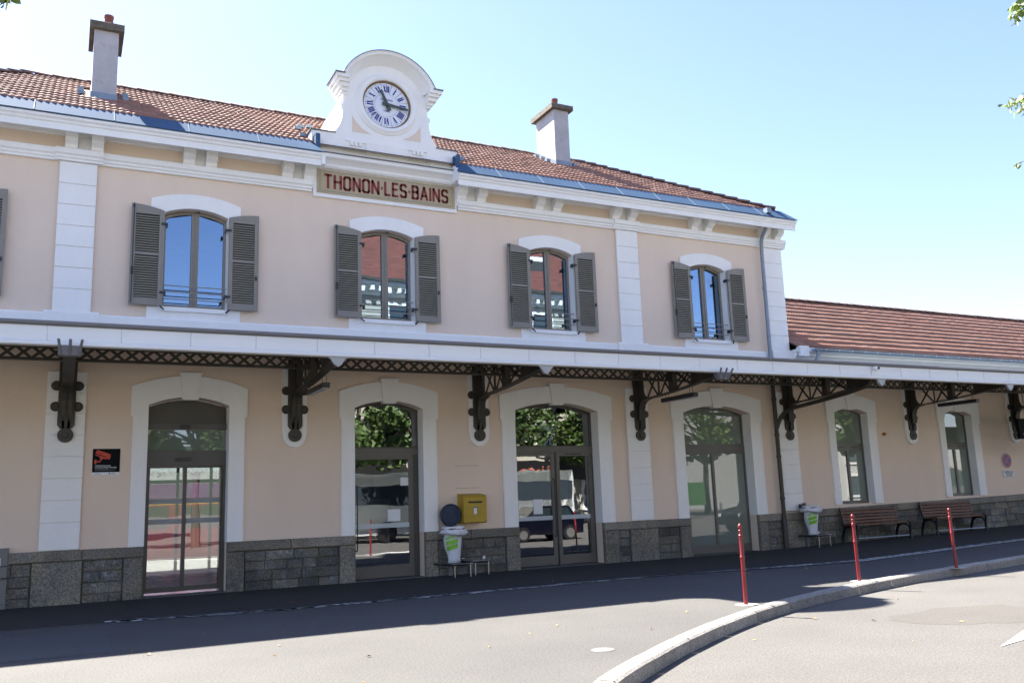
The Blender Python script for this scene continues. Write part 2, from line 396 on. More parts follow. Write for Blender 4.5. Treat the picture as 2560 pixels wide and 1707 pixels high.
# fallen leaves
q = MB(); rl = random.Random(11)
for k in range(70):
    x = rl.uniform(-2, 20); y = -rl.uniform(3, 12)
    if k < 22:
        i = rl.randrange(60, 150); c = K[i]+nrm(i)*.27; x, y = c.x+rl.uniform(-.03, .1), c.y-rl.uniform(0, .08)
        zz = -.135+gz(x)
    else:
        j = min(range(len(K)), key=lambda i: abs(K[i].x-x)+(0 if K[i].y > -13 else 99)); zz = gz(x)+.012 if y > K[j].y else -.135+gz(x)
    a = rl.uniform(0, 6.3); s_ = rl.uniform(.018, .04); h = rl.uniform(.004, .02)
    q.add([(x+s_*math.cos(a), y+s_*math.sin(a), zz), (x-s_*.5*math.sin(a), y+s_*.5*math.cos(a), zz+h), (x-s_*math.cos(a), y-s_*math.sin(a), zz), (x+s_*.5*math.sin(a), y-s_*.5*math.cos(a), zz+h*.6)], [(0,1,2),(0,2,3)])
o = q.build('fallen_leaves', mat('dry_leaf', (.42, .28, .08), .8, .2), kind='stuff'); o['label'] = 'dry yellow leaves lying scattered on the asphalt'; o['category'] = 'leaves'
exec_parts = None

# ------------------------------------------------------------------ station building (main block)
CX = 6.5
XR = 18.66; XL = 2*CX-XR
B = thing('station_building', (CX, 0, 0), 'two-storey beige station building with clock gable, white trim and clay tile roof', 'building')
Wg = thing('low_station_wing', (28, 0, gz(20)), 'single-storey beige wing with long clay tile roof on the right of the main block', 'building')
doors = [(-3.9-.0, -1.7, 'e'), (1.48, 3.04, 'a'), (5.70, 7.30, 'b'), (9.66, 12.0, 'c'), (14.67, 16.97, 'd')]
doors[0] = (2*CX-16.97, 2*CX-14.67, 'e')
uwin = [(-2.46, 'z'), (2.29, 'a'), (6.5, 'b'), (10.85, 'c'), (15.85, 'd')]
UH = .64
def hole_d(x0, x1, zb=-.2): return [(x0, zb), (x1, zb)]+seg(x0, x1, 3.73, 3.90 if x1-x0 < 2 else 3.93, 10)
def hole_u(c): return [(c-UH, 5.75), (c+UH, 5.75)]+seg(c-UH, c+UH, 7.76, 7.90, 8)
holes = [hole_d(a, c) for a, c, _ in doors]+[hole_u(c) for c, _ in uwin]
wallp = [(XL+.05, -.2), (XR-.05, -.2), (XR-.05, 9.3), (XL+.05, 9.3)]
# bottoms of door holes reach the wall's bottom edge: keep them 1 cm inside
holes = [[(x, max(z, -.19)) for x, z in h] for h in holes]
q = MB(); q.prism_y(wallp, 0, .36, holes)
wall = q.build('front_wall', STUCCO, B)
# side, back and inner walls
q = MB(); YB = 7.8
q.box(XL+.05, XL+.35, .36, YB, -.2, 9.3); q.box(XR-.35, XR-.05, .36, YB, -.2, 9.3)
q.split('side_wall', STUCCO, B)
q = MB(); q.prism_y([(XL+.05, -.2), (XR-.05, -.2), (XR-.05, 9.3), (XL+.05, 9.3)], YB, YB+.3, [[(1.1, -.15), (4.6, -.15), (4.6, 2.9), (1.1, 2.9)]])
q.build('back_wall', STUCCO, B)
q = MB(); q.box(XL+.4, XR-.4, .37, YB-.01, 4.55, 4.75)
q.box(XL+.4, XR-.4, .37, YB-.01, 9.0, 9.2)
for x in (4.9, 8.6, 13.0, 4.2, 8.9, 13.1):
    q.box(x, x+.12, .37, YB-.02, -.1 if x in (4.9, 8.6, 13.0) else 4.76, 4.54 if x in (4.9, 8.6, 13.0) else 8.99)
q.split('inner_wall', INT, B)
q = MB(); q.box(.75, .87, .37, YB-.02, -.1, 4.54); q.box(.9, 4.88, .37, YB-.02, 4.4, 4.5)
q.split('lobby_wall', INTL, B)
q = MB(); q.box(XL+.4, XR-.4, .02, YB+.28, -.1, .012)
q.build('inner_floor', INTF, B)
# upper rooms: pale curtains-height floor
# tactile strips on the lobby floor
q = MB()
for k in range(4): q.box(1.9+.12*k, 1.95+.12*k, 1.9, 6.5, .0125, .02)
for k in range(9): q.box(1.2+.18*k, 1.3+.18*k, 1.25, 1.6, .0125, .02)
q.split('tactile_strip', BLACK, B)
# back doors (glazed) of the lobby
q = MB()
for x in (1.1, 2.0, 2.9, 3.8, 4.52): q.box(x, x+.08, YB+.1, YB+.16, 0, 2.9)
q.box(1.1, 4.6, YB+.1, YB+.16, 2.4, 2.5)
q.split('back_door_frame', FRAMED, B)
# a white post and ticket desk in the lobby
MB().box(3.28, 3.42, 2.6, 2.75, .01, 4.4).build('lobby_post', WHITE, B)
MB().box(8.95, 9.6, 2.3, 2.7, .01, 2.0).build('information_panel', WHITE, B)
MB().box(6.0, 6.9, 1.2, 1.25, .3, 1.75).build('display_board', WHITE, B)
MB().box(11.25, 11.6, .9, 1.2, .01, 2.05).build('ticket_machine', mat('machine_grey', (.45, .5, .55), .4), B)

# string course and base band
def course(x0, x1, extra=0, nm='string_course'):
    q = MB(); e = extra
    q.prism_x([(0,8.60),(-.07-e,8.60),(-.07-e,8.64),(-.10-e,8.66),(-.10-e,8.70),(-.14-e,8.73),(-.14-e,8.83),(-.12-e,8.85),(0,8.85)], x0, x1)
    return q.build(nm, WHITE, B)
for x0, x1 in ((XL-.1, -.42), (.45+.0, 4.72), (8.30, 12.76), (13.58, XR-.77)): course(x0, x1)
for x0, x1 in ((-.42, .45), (12.76, 13.58), (XR-.77, XR+.1)): course(x0, x1, .06)
q = MB(); q.prism_x([(0,5.15),(-.10,5.15),(-.10,5.47),(-.08,5.50),(0,5.50)], XL, XR); q.build('base_band', WHITE, B)
for x0, x1 in ((-.47, .50), (12.70, 13.64), (17.93, XR+.06)):
    MB().prism_x([(-.101,5.15),(-.16,5.15),(-.16,5.50),(-.145,5.53),(-.101,5.53)], x0, x1).build('pilaster_base', WHITE, B)
# pilasters made of rendered blocks
def pilaster(x0, x1, zs, y=-.07, side=False, par=None, nm='pilaster'):
    P = MB().box(x0+.012, x1-.012, y+.022, .0-.001, zs[0], zs[-1]).build(nm, WHITE, par or B)
    for z0, z1 in zip(zs, zs[1:]): MB().bev(x0, x1, y, y+.021, z0+.006, z1-.006, .008).build('pilaster_block', WHITE, P)
    return P
for x0, x1 in ((-.33, .35), (12.86, 13.54), (17.98, XR)):
    pilaster(x0, x1, [5.53]+[5.56+.43*k for k in range(1, 7)]+[8.60])
    pilaster(x0, x1, [.985+gz(x1)]+[1.49+.41*k for k in range(8)])
pilaster(2*CX-13.54+.12, 2*CX-12.86+.12, [5.53]+[5.56+.43*k for k in range(1, 7)]+[8.60]) if False else None
# right return of the upper storey, seen at the corner
q = MB()
for k in range(7):
    z0 = 5.56+.43*k if k else 5.53; q.box(XR-.05, XR+.015, -.05, .5, z0+.012, 5.56+.43*(k+1)-.012)
q.split('corner_quoin', WHITE, B)
# cornice
def cornice(x0, x1):
    q = MB()
    q.prism_x([(0,9.14),(-.05,9.14),(-.05,9.165),(-.09,9.175),(-.57,9.17),(-.57,9.03),(-.60,9.03),(-.60,9.16),(-.63,9.18),(-.64,9.22),(-.68,9.25),(-.68,9.30),(-.33,9.60),(0,9.60)], x0, x1)
    return q.build('cornice', WHITE, B)
cornice(XL-.15, 4.80); cornice(8.10, XR+.12)
# centre piece over the sign
q = MB(); q.prism_x([(0,9.19),(-.10,9.19),(-.14,9.23),(-.15,9.28),(-.22,9.34),(-.30,9.39),(-.31,9.47),(0,9.47)], 4.802, 8.098); q.build('cornice', WHITE, B)
MB().box(4.74, 8.20, -.34, -.10, 9.473, 9.492).build('dark_flashing', GUT, B)
# frieze corbels in pairs
corb = MB().prism_x([(-.002,0),(-.07,0),(-.08,.04),(-.10,.05),(-.13,.12),(-.16,.17),(-.17,.22),(-.21,.25),(-.27,.28),(-.31,.33),(-.31,.41),(-.34,.42),(-.34,.465),(-.002,.465)], -.115, .115).mesh('corbel')
corb.materials.append(WHITE)
for a, c in ((-.14,.33),(2.09,2.54),(4.16,4.64),(8.37,8.90),(10.53,11.04),(12.84,13.34),(15.45,15.94),(17.98,18.50)):
    for x in (a, c): link('corbel', corb, B, loc=(x, 0, 8.70+.0))
    m_ = MB().box(a+.12, c-.12, -.045, -.002, 8.87, 9.139); m_.build('corbel_panel', WHITE, B)
    MB().box(a-.115, c+.115, -.07, -.002, 8.85, 8.905).build('corbel_plinth', WHITE, B) if False else None
# sign field on the centre
MB().box(4.76, 8.27, -.055, -.001, 8.51, 9.188).build('sign_surround', WHITE, B)
S = thing('station_name_sign', (CX, -.055, 8.86), 'long tan name board lettered THONON-LES-BAINS in dark red below the clock', 'sign')
MB().box(4.84, 8.22, -.075, -.056, 8.60, 9.165).build('board', SIGNB, S)
q = MB(); x0, x1, z0, z1, t = 4.90, 8.16, 8.645, 9.12, .014
for a in ((x0,x1,z0,z0+t),(x0,x1,z1-t,z1),(x0,x0+t,z0+t,z1-t),(x1-t,x1,z0+t,z1-t)): q.box(a[0], a[1], -.0785, -.0755, a[2], a[3])
q.build('border_line', SIGNG, S)
# stroke letters
GL = {'T': (.62, [[(0,1),(.62,1)],[(.31,1),(.31,0)]]), 'H': (.60, [[(0,0),(0,1)],[(.6,0),(.6,1)],[(0,.52),(.6,.52)]]),
 'O': (.60, [[(.12,0),(.48,0),(.6,.12),(.6,.88),(.48,1),(.12,1),(0,.88),(0,.12),(.12,0)]]), 'N': (.62, [[(0,0),(0,1)],[(0,1),(.62,0)],[(.62,0),(.62,1)]]),
 'L': (.45, [[(0,1),(0,0),(.45,0)]]), 'E': (.48, [[(.48,1),(0,1),(0,0),(.48,0)],[(0,.52),(.4,.52)]]),
 'S': (.56, [[(.56,.86),(.45,1),(.11,1),(0,.88),(0,.62),(.10,.52),(.46,.48),(.56,.38),(.56,.12),(.45,0),(.11,0),(0,.14)]]),
 'B': (.56, [[(0,0),(0,1),(.44,1),(.54,.9),(.54,.62),(.46,.53),(0,.53)],[(.46,.53),(.56,.44),(.56,.1),(.46,0),(0,0)]]),
 'A': (.66, [[(0,0),(.33,1),(.66,0)],[(.12,.3),(.54,.3)]]), 'I': (0, [[(0,0),(0,1)]]), '.': (.02, [[(-.0,.5),(.03,.5)]])}
def stroke(q, pl, x, z, h, wd, y0, y1):
    for a, c in zip(pl, pl[1:]):
        A = Vector((x+a[0]*h, 0, z+a[1]*h)); C = Vector((x+c[0]*h, 0, z+c[1]*h)); d = (C-A).normalized()*wd*.32
        q.bar((A.x-d.x, (y0+y1)/2, A.z-d.z), (C.x+d.x, (y0+y1)/2, C.z+d.z), wd, abs(y1-y0), upv=(0, 1, 0))
word = 'THONON.LES.BAINS'; h = .30; wd = .056; gaps = .105
tot = sum(GL[c][0]*h for c in word)+gaps*(len(word)-1); x = CX+.02-tot/2*1.0; scl = 3.0/tot
x = CX+.02-1.5
for c in word:
    q = MB(); w_ = GL[c][0]
    for pl in GL[c][1]: stroke(q, [(a*scl, bb) for a, bb in pl], x, 8.735, h, wd, -.0757, -.082)
    q.build('letter', SIGNR, S); x += (w_*h+gaps)*scl
# ------------- clock gable
def clampz(L): return L
gz0, gc = 9.5, 10.93
half = [(1.79, 9.5), (1.79, 10.02), (1.30, 10.03), (1.22, 10.12), (1.13, 10.28), (1.08, 10.45), (1.06, 10.62), (1.10, 10.70), (1.10, 10.76), (1.03, 10.80), (1.03, 11.0), (1.07, 11.40)]
prof = [(CX-.03+a, z) for a, z in half]+arc(CX-.03, gc, 1.16, 24, 156, 24)+[(CX-.03-a, z) for a, z in reversed(half)]
GX = CX-.03
q = MB(); q.prism_y(prof, -.19, .25, [arc(GX, gc, .60, 0, 345, 23)])
q.build('clock_gable', WHITE, B)
# arch moulding (swept profile of radius,y)
def sweep(profR, a0, a1, n=32, closed=False):
    q = MB(); m_ = len(profR); vs = []
    for i in range(n+1):
        a = math.radians(a0+(a1-a0)*i/n)
        for R, y in profR: vs.append((GX+R*math.cos(a), y, gc+R*math.sin(a)))
    fs = [(i*m_+j, i*m_+(j+1) % m_, (i+1)*m_+(j+1) % m_, (i+1)*m_+j) for i in range(n) for j in range(m_)]
    if not closed: fs += [tuple(range(m_)), tuple(range(n*m_, (n+1)*m_))]
    return q.add(vs, fs)
sweep([(.98,-.191),(1.0,-.23),(1.04,-.27),(1.07,-.34),(1.13,-.40),(1.15,-.46),(1.20,-.48),(1.22,-.50),(1.22,.28),(1.16,.28),(1.16,-.191)], 23.2, 156.8).build('arch_moulding', WHITE, B, smooth=True)
sweep([(1.222,-.515),(1.236,-.515),(1.236,.30),(1.222,.30)], 23.2, 156.8).build('arch_flashing', GUT, B)
sweep([(.60,-.14),(.60,-.24),(.64,-.27),(.69,-.27),(.73,-.23),(.76,-.22),(.78,-.191)], 0, 360, 48, True).build('clock_surround', WHITE, B, smooth=True)
for s in (-1, 1):
    q = MB()
    for w0, z0, z1, yf in ((1.30,11.30,11.385,-.50),(1.25,11.23,11.30,-.45),(1.20,11.14,11.23,-.38),(1.14,11.06,11.14,-.30),(1.10,11.0,11.06,-.25)):
        a, c = sorted((GX+s*w0, GX+s*.99)); q.box(a, c, yf, .26, z0, z1)
    q.build('gable_capital', WHITE, B)
    a, c = sorted((GX+s*1.33, GX+s*1.09)); MB().box(a, c, -.53, .30, 11.387, 11.41).build('capital_flashing', GUT, B)
    a, c = sorted((GX+s*1.82, GX+s*1.24)); MB().box(a, c, -.22, .27, 10.03, 10.055).build('shoulder_flashing', GUT, B)
    a, c = sorted((GX+s*1.60, GX+s*1.05)); MB().box(a, c, -.21, -.191, 9.52, 9.75).build('gable_base_panel', WHITE, B)
    # recessed-look beige spandrel
    tri = [(GX+s*.84, 10.15), (GX+s*.36, 10.15)]+[(GX+s*(.84*math.cos(a)), gc-.84*math.sin(a)) for a in ()]
    pts = [(GX+s*.84, 10.13), (GX+s*.40, 10.13), (GX+s*.55, 10.20), (GX+s*.70, 10.32), (GX+s*.79, 10.43), (GX+s*.84, 10.53)]
    MB().prism_y(pts, -.20, -.191, back=False).build('spandrel_panel', STUCCO, B)
    for k in range(3): a = GX+s*(.66+.1*k); MB().box(a-.035, a+.035, -.225, -.191, 9.78, 9.87).build('gutta', WHITE, B)
MB().box(GX-1.0, GX+1.0, -.215, -.191, 9.87, 9.915).build('gable_ledge', WHITE, B)
MB().box(GX-.52, GX+.52, -.212, -.191, 9.60, 9.869).build('gable_base_panel', WHITE, B)
# rear body of the gable and its zinc cover
q = MB(); q.prism_y([(GX-.93, 9.7), (GX+.93, 9.7), (GX+.93, 11.2)]+arc(GX, gc, .95, 20, 160, 14)+[(GX-.93, 11.2)], .25, 2.4); q.build('gable_rear', WHITE, B)
q = MB(); q.add([(GX-1.25,.05,10.02),(GX-.94,.05,10.85),(GX-.94,1.9,10.95),(GX-1.6,1.3,10.35),(GX-1.78,-.1,9.98)], [(0,1,2,3,4)]); q.build('gable_flashing', PANEL, B)
# clock
Ck = thing('station_clock', (GX, -.25, gc), 'round white enamel clock with blue roman numerals in the gable', 'clock')
YD = -.16
MB().lathe([(0, .0), (.585, .0), (.585, .05), (0, .05)], (GX, YD, gc), 48, 'y').build('clock_back', BRASS, Ck)
sweep([(.555,-.175),(.60,-.175),(.60,-.20),(.57,-.20)], 0, 360, 48, True).build('rim', BRASS, Ck)
MB().lathe([(0, 0), (.285, 0), (.285, .012), (0, .012)], (GX, YD-.014, gc), 40, 'y').build('dial_centre', ENAM, Ck)
NUM = ['XII','I','II','III','IIII','V','VI','VII','VIII','IX','X','XI']
def glyph(q, ch, x, z0, z1, tr):
    H = z1-z0
    def st(xa, xb, wd): 
        P = [(xa-wd/2, z0), (xa+wd/2, z0), (xb+wd/2, z1), (xb-wd/2, z1)]
        v = [tr(*p) for p in P]; q.add([(a, YD-.0165, c) for a, c in v]+[(a, YD-.0145, c) for a, c in v], [(0,1,2,3),(7,6,5,4),(0,4,5,1),(1,5,6,2),(2,6,7,3),(3,7,4,0)])
    if ch == 'I': st(x+.021, x+.021, .033); return .042
    if ch == 'V': st(x+.042, x+.017, .033); st(x+.044, x+.070, .010); return .080
    if ch == 'X': st(x+.060, x+.017, .033); st(x+.012, x+.062, .010); return .075
W_ = {'I': .042, 'V': .080, 'X': .075}
for i in range(12):
    a0 = math.radians(90-30*i)
    n = 5; R0, R1 = .292, .553; vs = []
    for y in (YD-.0135, YD-.001):
        for R in (R0, R1):
            for k in range(n+1):
                a = a0+math.radians(14.3*(1-2*k/n)); vs.append((GX+R*math.cos(a), y, gc+R*math.sin(a)))
    m_ = n+1; fs = [(k, k+1, m_+k+1, m_+k) for k in range(n)]+[(0, m_, 3*m_, 2*m_), (n, m_+n, 3*m_+n, 2*m_+n)]+[(m_+k, m_+k+1, 3*m_+k+1, 3*m_+k) for k in range(n)]+[(k, k+1, 2*m_+k+1, 2*m_+k) for k in range(n)]
    sg = MB().add(vs, fs).build('dial_segment', ENAM, Ck)
    ux, uz = math.cos(a0), math.sin(a0)     # outwards
    tr = lambda x, z: (GX+uz*x+ux*z, gc-ux*x+uz*z)
    q = MB(); s = NUM[i]; L = sum(W_[c] for c in s); x = -L/2
    for c in s: x += glyph(q, c, x, .325, .485, tr)
    for k in range(-2, 3):
        a = a0+math.radians(6*k); r_ = .008 if k else .013
        q.lathe([(0, 0), (r_, 0), (r_, .0015), (0, .0015)], (GX+.515*math.cos(a), YD-.0165, gc+.515*math.sin(a)), 8, 'y')
    q.build('numeral', BLUE, sg)
text('maker_name', 'PAUL GARNIER', BLUE, Ck, .07, GX-.155, gc+.11, YD-.016, width=.31)
text('city_name', 'PARIS', BLUE, Ck, .065, GX-.075, gc-.17, YD-.016, width=.15)
def hand(ang, L, back, w0, w1, y):
    a = math.radians(90-ang); d = Vector((math.cos(a), 0, math.sin(a))); p = Vector((-d.z, 0, d.x)); c = Vector((GX, y, gc))
    A, Bq = c-d*back, c+d*L
    vs = [A+p*w0*.62, A-p*w0*.62, Bq-p*w1/2, Bq+d*w1*.4, Bq+p*w1/2]; vs2 = [v+Vector((0, -.008, 0)) for v in vs]
    return MB().add(vs+vs2, [(0,1,2,3,4),(9,8,7,6,5)]+[(i, (i+1) % 5, 5+(i+1) % 5, 5+i) for i in range(5)])
hand(338, .37, .16, .085, .05, YD-.05).build('hour_hand', HAND, Ck)
hand(96.5, .52, .12, .07, .045, YD-.065).build('minute_hand', HAND, Ck)
MB().lathe([(0, 0), (.035, .0), (.03, .03), (0, .03)], (GX, YD-.095, gc), 14, 'y').build('hub', HAND, Ck)

# ------------------------------------------------------------------ roofs
def tile_mesh(name, wd=.25, L=.44, amp=.024, lift=.015, n=8):
    # local: x across, y up the slope, z normal; two waves
    q = MB(); top0 = []; top1 = []; bot = []
    for i in range(n+1):
        x = -wd/2+wd*i/n; h = amp*(.5-.5*math.cos(4*PI*i/n)); 
        top0.append((x, 0, h+lift)); top1.append((x, L, h*.9)); bot.append((x, .004, h*.6+lift-.026))
    m_ = n+1; return q.add(top0+top1+bot, [(i, i+1, m_+i+1, m_+i) for i in range(n)]+[(i, i+1, 2*m_+i+1, 2*m_+i) for i in range(n)])
TW, TR = .25, .405
tm = tile_mesh('roof_tile').mesh('roof_tile'); tm.materials.append(TILE)
for p in tm.polygons: p.use_smooth = True
def tiled_roof(root, x0, x1, y0, z0, slope, rows, hipL=0, hipR=0, limit=300, skip=lambda x, y: False, prefer=None):
    th = math.atan(slope); cells = []
    for r in range(rows):
        s = r*TR; y = y0+s*math.cos(th); z = z0+s*math.sin(th)
        ncol = int((x1-x0)/TW)
        for k in range(ncol+1):
            x = x0+TW*(k+.5)
            if hipL and x-TW*.2 < x0+(y-y0)*hipL: continue
            if hipR and x+TW*.2 > x1-(y-y0)*hipR: continue
            if x > x1 or skip(x, y): continue
            cells.append((x, y, z))
    R = Matrix.Rotation(th, 4, 'X'); rr = random.Random(5)
    cells.sort(key=prefer or (lambda c: (Vector(c)-CAM).length))
    vis = 0; big = MB(); base = [v.co.copy() for v in tm.vertices]; bf = [tuple(p.vertices) for p in tm.polygons]
    fieldv = []
    for c in cells:
        M = Matrix.Translation(c) @ R @ Matrix.Rotation(rr.uniform(-.012, .012), 4, 'X') @ Matrix.Rotation(rr.uniform(-.010, .010), 4, 'Z')
        M = Matrix.Translation((0, 0, rr.uniform(-.003, .004))) @ M
        inframe = c[0] > -2.2 and c[0] < 36
        if vis < limit and inframe: 
            o = link('roof_tile', tm, root, mw=M); vis += 1
        else: big.add([M @ v for v in base], bf)
    me = bpy.data.meshes.new('roof_tile_field'); me.from_pydata(big.v, [], big.f); me.materials.append(TILEJ)
    for p in me.polygons: p.use_smooth = True
    return link('roof_tile_field', me, root, kind='stuff')
SL = .59; EY, EZ = -.35, 9.65
RX0, RX1 = 2*CX-18.3, 18.3
RYr, RZr = 3.9, 12.15
q = MB(); d = .02
q.add([(RX0,EY,EZ-d),(RX1,EY,EZ-d),(14.05,RYr,RZr-d),(2*CX-14.05,RYr,RZr-d),(RX1,2*RYr-EY,EZ-d),(RX0,2*RYr-EY,EZ-d)], [(0,1,2,3),(1,4,2),(4,5,3,2),(5,0,3)])
roof = q.build('roof', mat('roof_underlay', (.10, .05, .035), .9), B)
c1 = (.18, .69, 1.6, 2.68); c2 = (12.60, 13.10, 2.46, 3.56)
def skipm(x, y):
    for a in (c1, c2):
        if a[0]-.12 < x < a[1]+.12 and a[2]-.35 < y < a[3]+.05: return True
    return abs(x-GX) < 1.0 and y < 2.2 or (abs(x-GX) < 1.75 and y < .25)
tiled_roof(roof, RX0, RX1, EY, EZ, SL, 13, 1, 1, 298, skipm)
# ridge and hip caps
rm = MB()
n = 7
for j, (y, r_) in enumerate(((0, .105), (.42, .088))): rm.v += [(r_*math.cos(PI*k/n), y, r_*math.sin(PI*k/n)*.85) for k in range(n+1)]
rm.f = [(k, k+1, n+2+k, n+1+k) for k in range(n)]+[tuple(range(n+1))]
rmesh = rm.mesh('ridge_tile'); rmesh.materials.append(RIDGE); smooth_mesh(rmesh); rmesh.polygons[-1].use_smooth = False
def ridge_run(root, a, c):
    a, c = Vector(a), Vector(c); d = (c-a); L = d.length; d.normalize(); q_ = d.to_track_quat('Y', 'Z').to_matrix().to_4x4()
    for k in range(int(L/.38)):
        link('ridge_tile', rmesh, root, mw=Matrix.Translation(a+d*(k*.38)+Vector((0, 0, random.uniform(.0, .012)))) @ q_ @ Matrix.Rotation(-.045, 4, 'X'))
ridge_run(roof, (2*CX-14.05, RYr, RZr), (c2[0]+.2, RYr, RZr)); ridge_run(roof, (c2[0]+.3, RYr, RZr), (14.05, RYr, RZr))
ridge_run(roof, (RX1, EY, EZ+.04), (14.05, RYr, RZr+.02)); ridge_run(roof, (RX0, EY, EZ+.04), (2*CX-14.05, RYr, RZr+.02))
# zinc eave sheets
def zinc(x0, x1, cutL=0, cutR=0):
    q = MB()
    p = [(-.70, 9.305), (-.71, 9.325), (-.345, 9.675), (-.33, 9.665)]
    n = 4; vs = [(x0+.004, y, z) for y, z in p]+[(x1-.004, y, z) for y, z in p]
    if cutR: vs[6] = (x1-cutR, -.345, 9.675); vs[7] = (x1-cutR, -.33, 9.665)
    if cutL: vs[2] = (x0+cutL, -.345, 9.675); vs[3] = (x0+cutL, -.33, 9.665)
    q.add(vs, [(i, (i+1) % 4, 4+(i+1) % 4, 4+i) for i in range(4)]+[(0,1,2,3),(4,5,6,7)])
    o = q.build('zinc_sheet', ZINC, B)
    if not cutR: MB().bar((x1, -.712, 9.328), (x1, -.345, 9.680), .014, .012, upv=(0, 1, 1)).build('zinc_seam', mat('zinc_edge', (.12, .17, .24), .6), o)
ex = [4.86-1.42*k for k in range(9)][::-1]
for a, c in zip(ex, ex[1:]): zinc(a, c, cutR=.30 if c > 4.8 else 0)
ex = [8.02]+[8.02+1.18+1.18*k for k in range(8)]+[XR+.15]
for i, (a, c) in enumerate(zip(ex, ex[1:])): zinc(a, c, cutL=.25 if i == 0 else 0, cutR=.3 if c > 18.7 else 0)
q = MB(); q.box(4.802, 4.88, -.66, -.37, 9.05, 9.30); q.build('cornice_return', WHITE, B)
for x in (4.72, 8.13): MB().box(x, x+.10, -.42, .1, 9.505, 9.86).build('zinc_upstand', ZINC, B)
# chimneys
def chimney(a, zb, zt, capz, cx0, cx1, cy0, cy1, pot, pl=True):
    x0, x1, y0, y1 = a
    q = MB(); q.box(x0, x1, y0, y1, zb-.3, zt); ch = q.build('chimney', CHIM, B)
    rr = random.Random(4)
    MB().bev(cx0, cx1, cy0, cy1, zt, capz, .012, .004).build('chimney_cap', CAPS, ch)
    MB().lathe([(.095, 0), (.095, .24), (.105, .25), (.105, .30), (.07, .30), (.07, .1)], (pot[0], pot[1], capz), 16).build('chimney_pot', TERRA, ch, smooth=True)
    q = MB(); q.box(x0-.02, x1+.02, y0-.05, y0-.001, zb-.12, zb+.10)
    for s in (-1, 1):
        xx = x0-.02 if s < 0 else x1
        q.prism_x([(y0, zb-.05), (y0, zb+.10), (y1, zb+.10+(y1-y0)*SL), (y1, zb-.05+(y1-y0)*SL)], xx, xx+.02)
    q.build('chimney_flashing', ZPIPE, ch)
    for k in range(3):
        for xx in (x0-.28, x1+.14):
            y = y0+.05+.33*k; MB().box(xx, xx+.13, y, y+.22, zb+.02+(y-y0)*SL, zb+.10+(y-y0)*SL).build('soaker', ZPIPE, ch)
    return ch
chimney(c1, 10.80, 12.42, 12.60, .08, .80, 1.5, 2.75, (.47, 1.80))
chimney(c2, 11.33, 13.04, 13.19, 12.48, 13.22, 2.34, 3.68, (12.80, 2.72))
MB().lathe([(.06, 0), (.06, .12), (.09, .16), (.07, .22), (.12, .32), (.13, .36), (.03, .37), (.03, .5), (.0, .6)], (13.12, 4.05, 12.3), 14).build('vent_pot', TERRA, roof, smooth=True)
for k, (x, y) in enumerate(((4.5, .15), (4.6, 1.1), (4.75, 1.45), (5.0, 1.6), (8.42, .1), (8.55, .35))):
    zb = 9.66+.607*(y+.35); MB().box(x, x+.16, y, y+.12, zb+.02, zb+.09).build('step_flashing', ZPIPE, roof)
# zinc outlet and downpipe of the main block
MB().box(17.7, 17.86, -.66, -.5, 9.45, 9.60).build('roof_outlet', ZPIPE, B)
dp = thing('zinc_downpipe', (17.80, -.14, 4.7), 'pale zinc downpipe beside the right corner pilaster of the upper storey', 'drainpipe')
q = MB(); q.tube([(17.76,-.52,9.13),(17.76,-.46,9.0),(17.78,-.30,8.86),(17.79,-.22,8.72),(17.80,-.19,8.4),(17.80,-.17,5.3),(17.80,-.2,5.2),(17.80,-.4,4.95)], .052, 10); q.build('pipe', ZPIPE, dp, smooth=True)
for z in (5.9, 7.3): MB().lathe([(.054, 0), (.062, .01), (.062, .07), (.054, .08)], (17.80, -.175, z), 12).build('collar', ZPIPE, dp)

# ------------------------------------------------------------------ upper windows with shutters
def frame_ring(q, x0, x1, z0, zs, zc, t, y0, y1, n=8):
    outer = [(x0, z0), (x1, z0)]+seg(x0, x1, zs, zc, n); inner = [(x0+t, z0+t), (x1-t, z0+t)]+seg(x0+t, x1-t, zs-t*.9, zc-t, n)
    q.prism_y(outer, y0, y1, [inner]); return inner
def shutter_proto():
    # local: x 0 (hinge, inner) .. .62 (outer); z from 5.75; top higher at the outer edge; front at y -.12
    W = .62; zt = lambda x: 7.76+.10*(1-(1-x/W)**2)
    q = MB()
    q.prism_y([(0,5.75),(.085,5.75),(.085,zt(.085)),(0,zt(0))], -.135, -.095)
    q.prism_y([(W-.085,5.75),(W,5.75),(W,zt(W)),(W-.085,zt(W-.085))], -.135, -.095)
    q.box(.086, W-.086, -.13, -.10, 5.75, 5.90); q.box(.086, W-.086, -.13, -.10, 6.79, 6.85)
    q.prism_y([(.086,7.66),(W-.086,7.66)]+[(x, zt(x)) for x in (W-.086, .42, .31, .2, .086)], -.13, -.10)
    s = MB(); a = .015
    s.add([(.088,-.098,a),(W-.088,-.098,a),(W-.088,-.140,-a+.004),(.088,-.140,-a+.004),(.088,-.100,a-.008),(W-.088,-.100,a-.008),(W-.088,-.142,-a-.004),(.088,-.142,-a-.004)],
          [(0,1,2,3),(7,6,5,4),(3,2,6,7),(0,4,5,1),(0,3,7,4),(1,5,6,2)])
    k = MB(); return q, s
fr, slt = shutter_proto(); fr = fr.mesh('shutter'); fr.materials.append(SHUT); slt = slt.mesh('slat'); slt.materials.append(mat('slat_paint', (.37, .34, .255), .6, .05, 4))
irons = []
for z in (6.0, 7.45): irons.append(('hinge', MB().box(-.07, .05, -.145, -.12, z, z+.05).box(-.075, -.05, -.14, -.02, z-.03, z+.05)))
irons.append(('shutter_stay', MB().bar((.03,-.16,5.74),(-.04,-.2,5.66),.03))); irons.append(('latch', MB().box(.55,.59,-.165,-.136,6.42,6.50)))
irons = [(a, b_.mesh(a)) for a, b_ in irons]
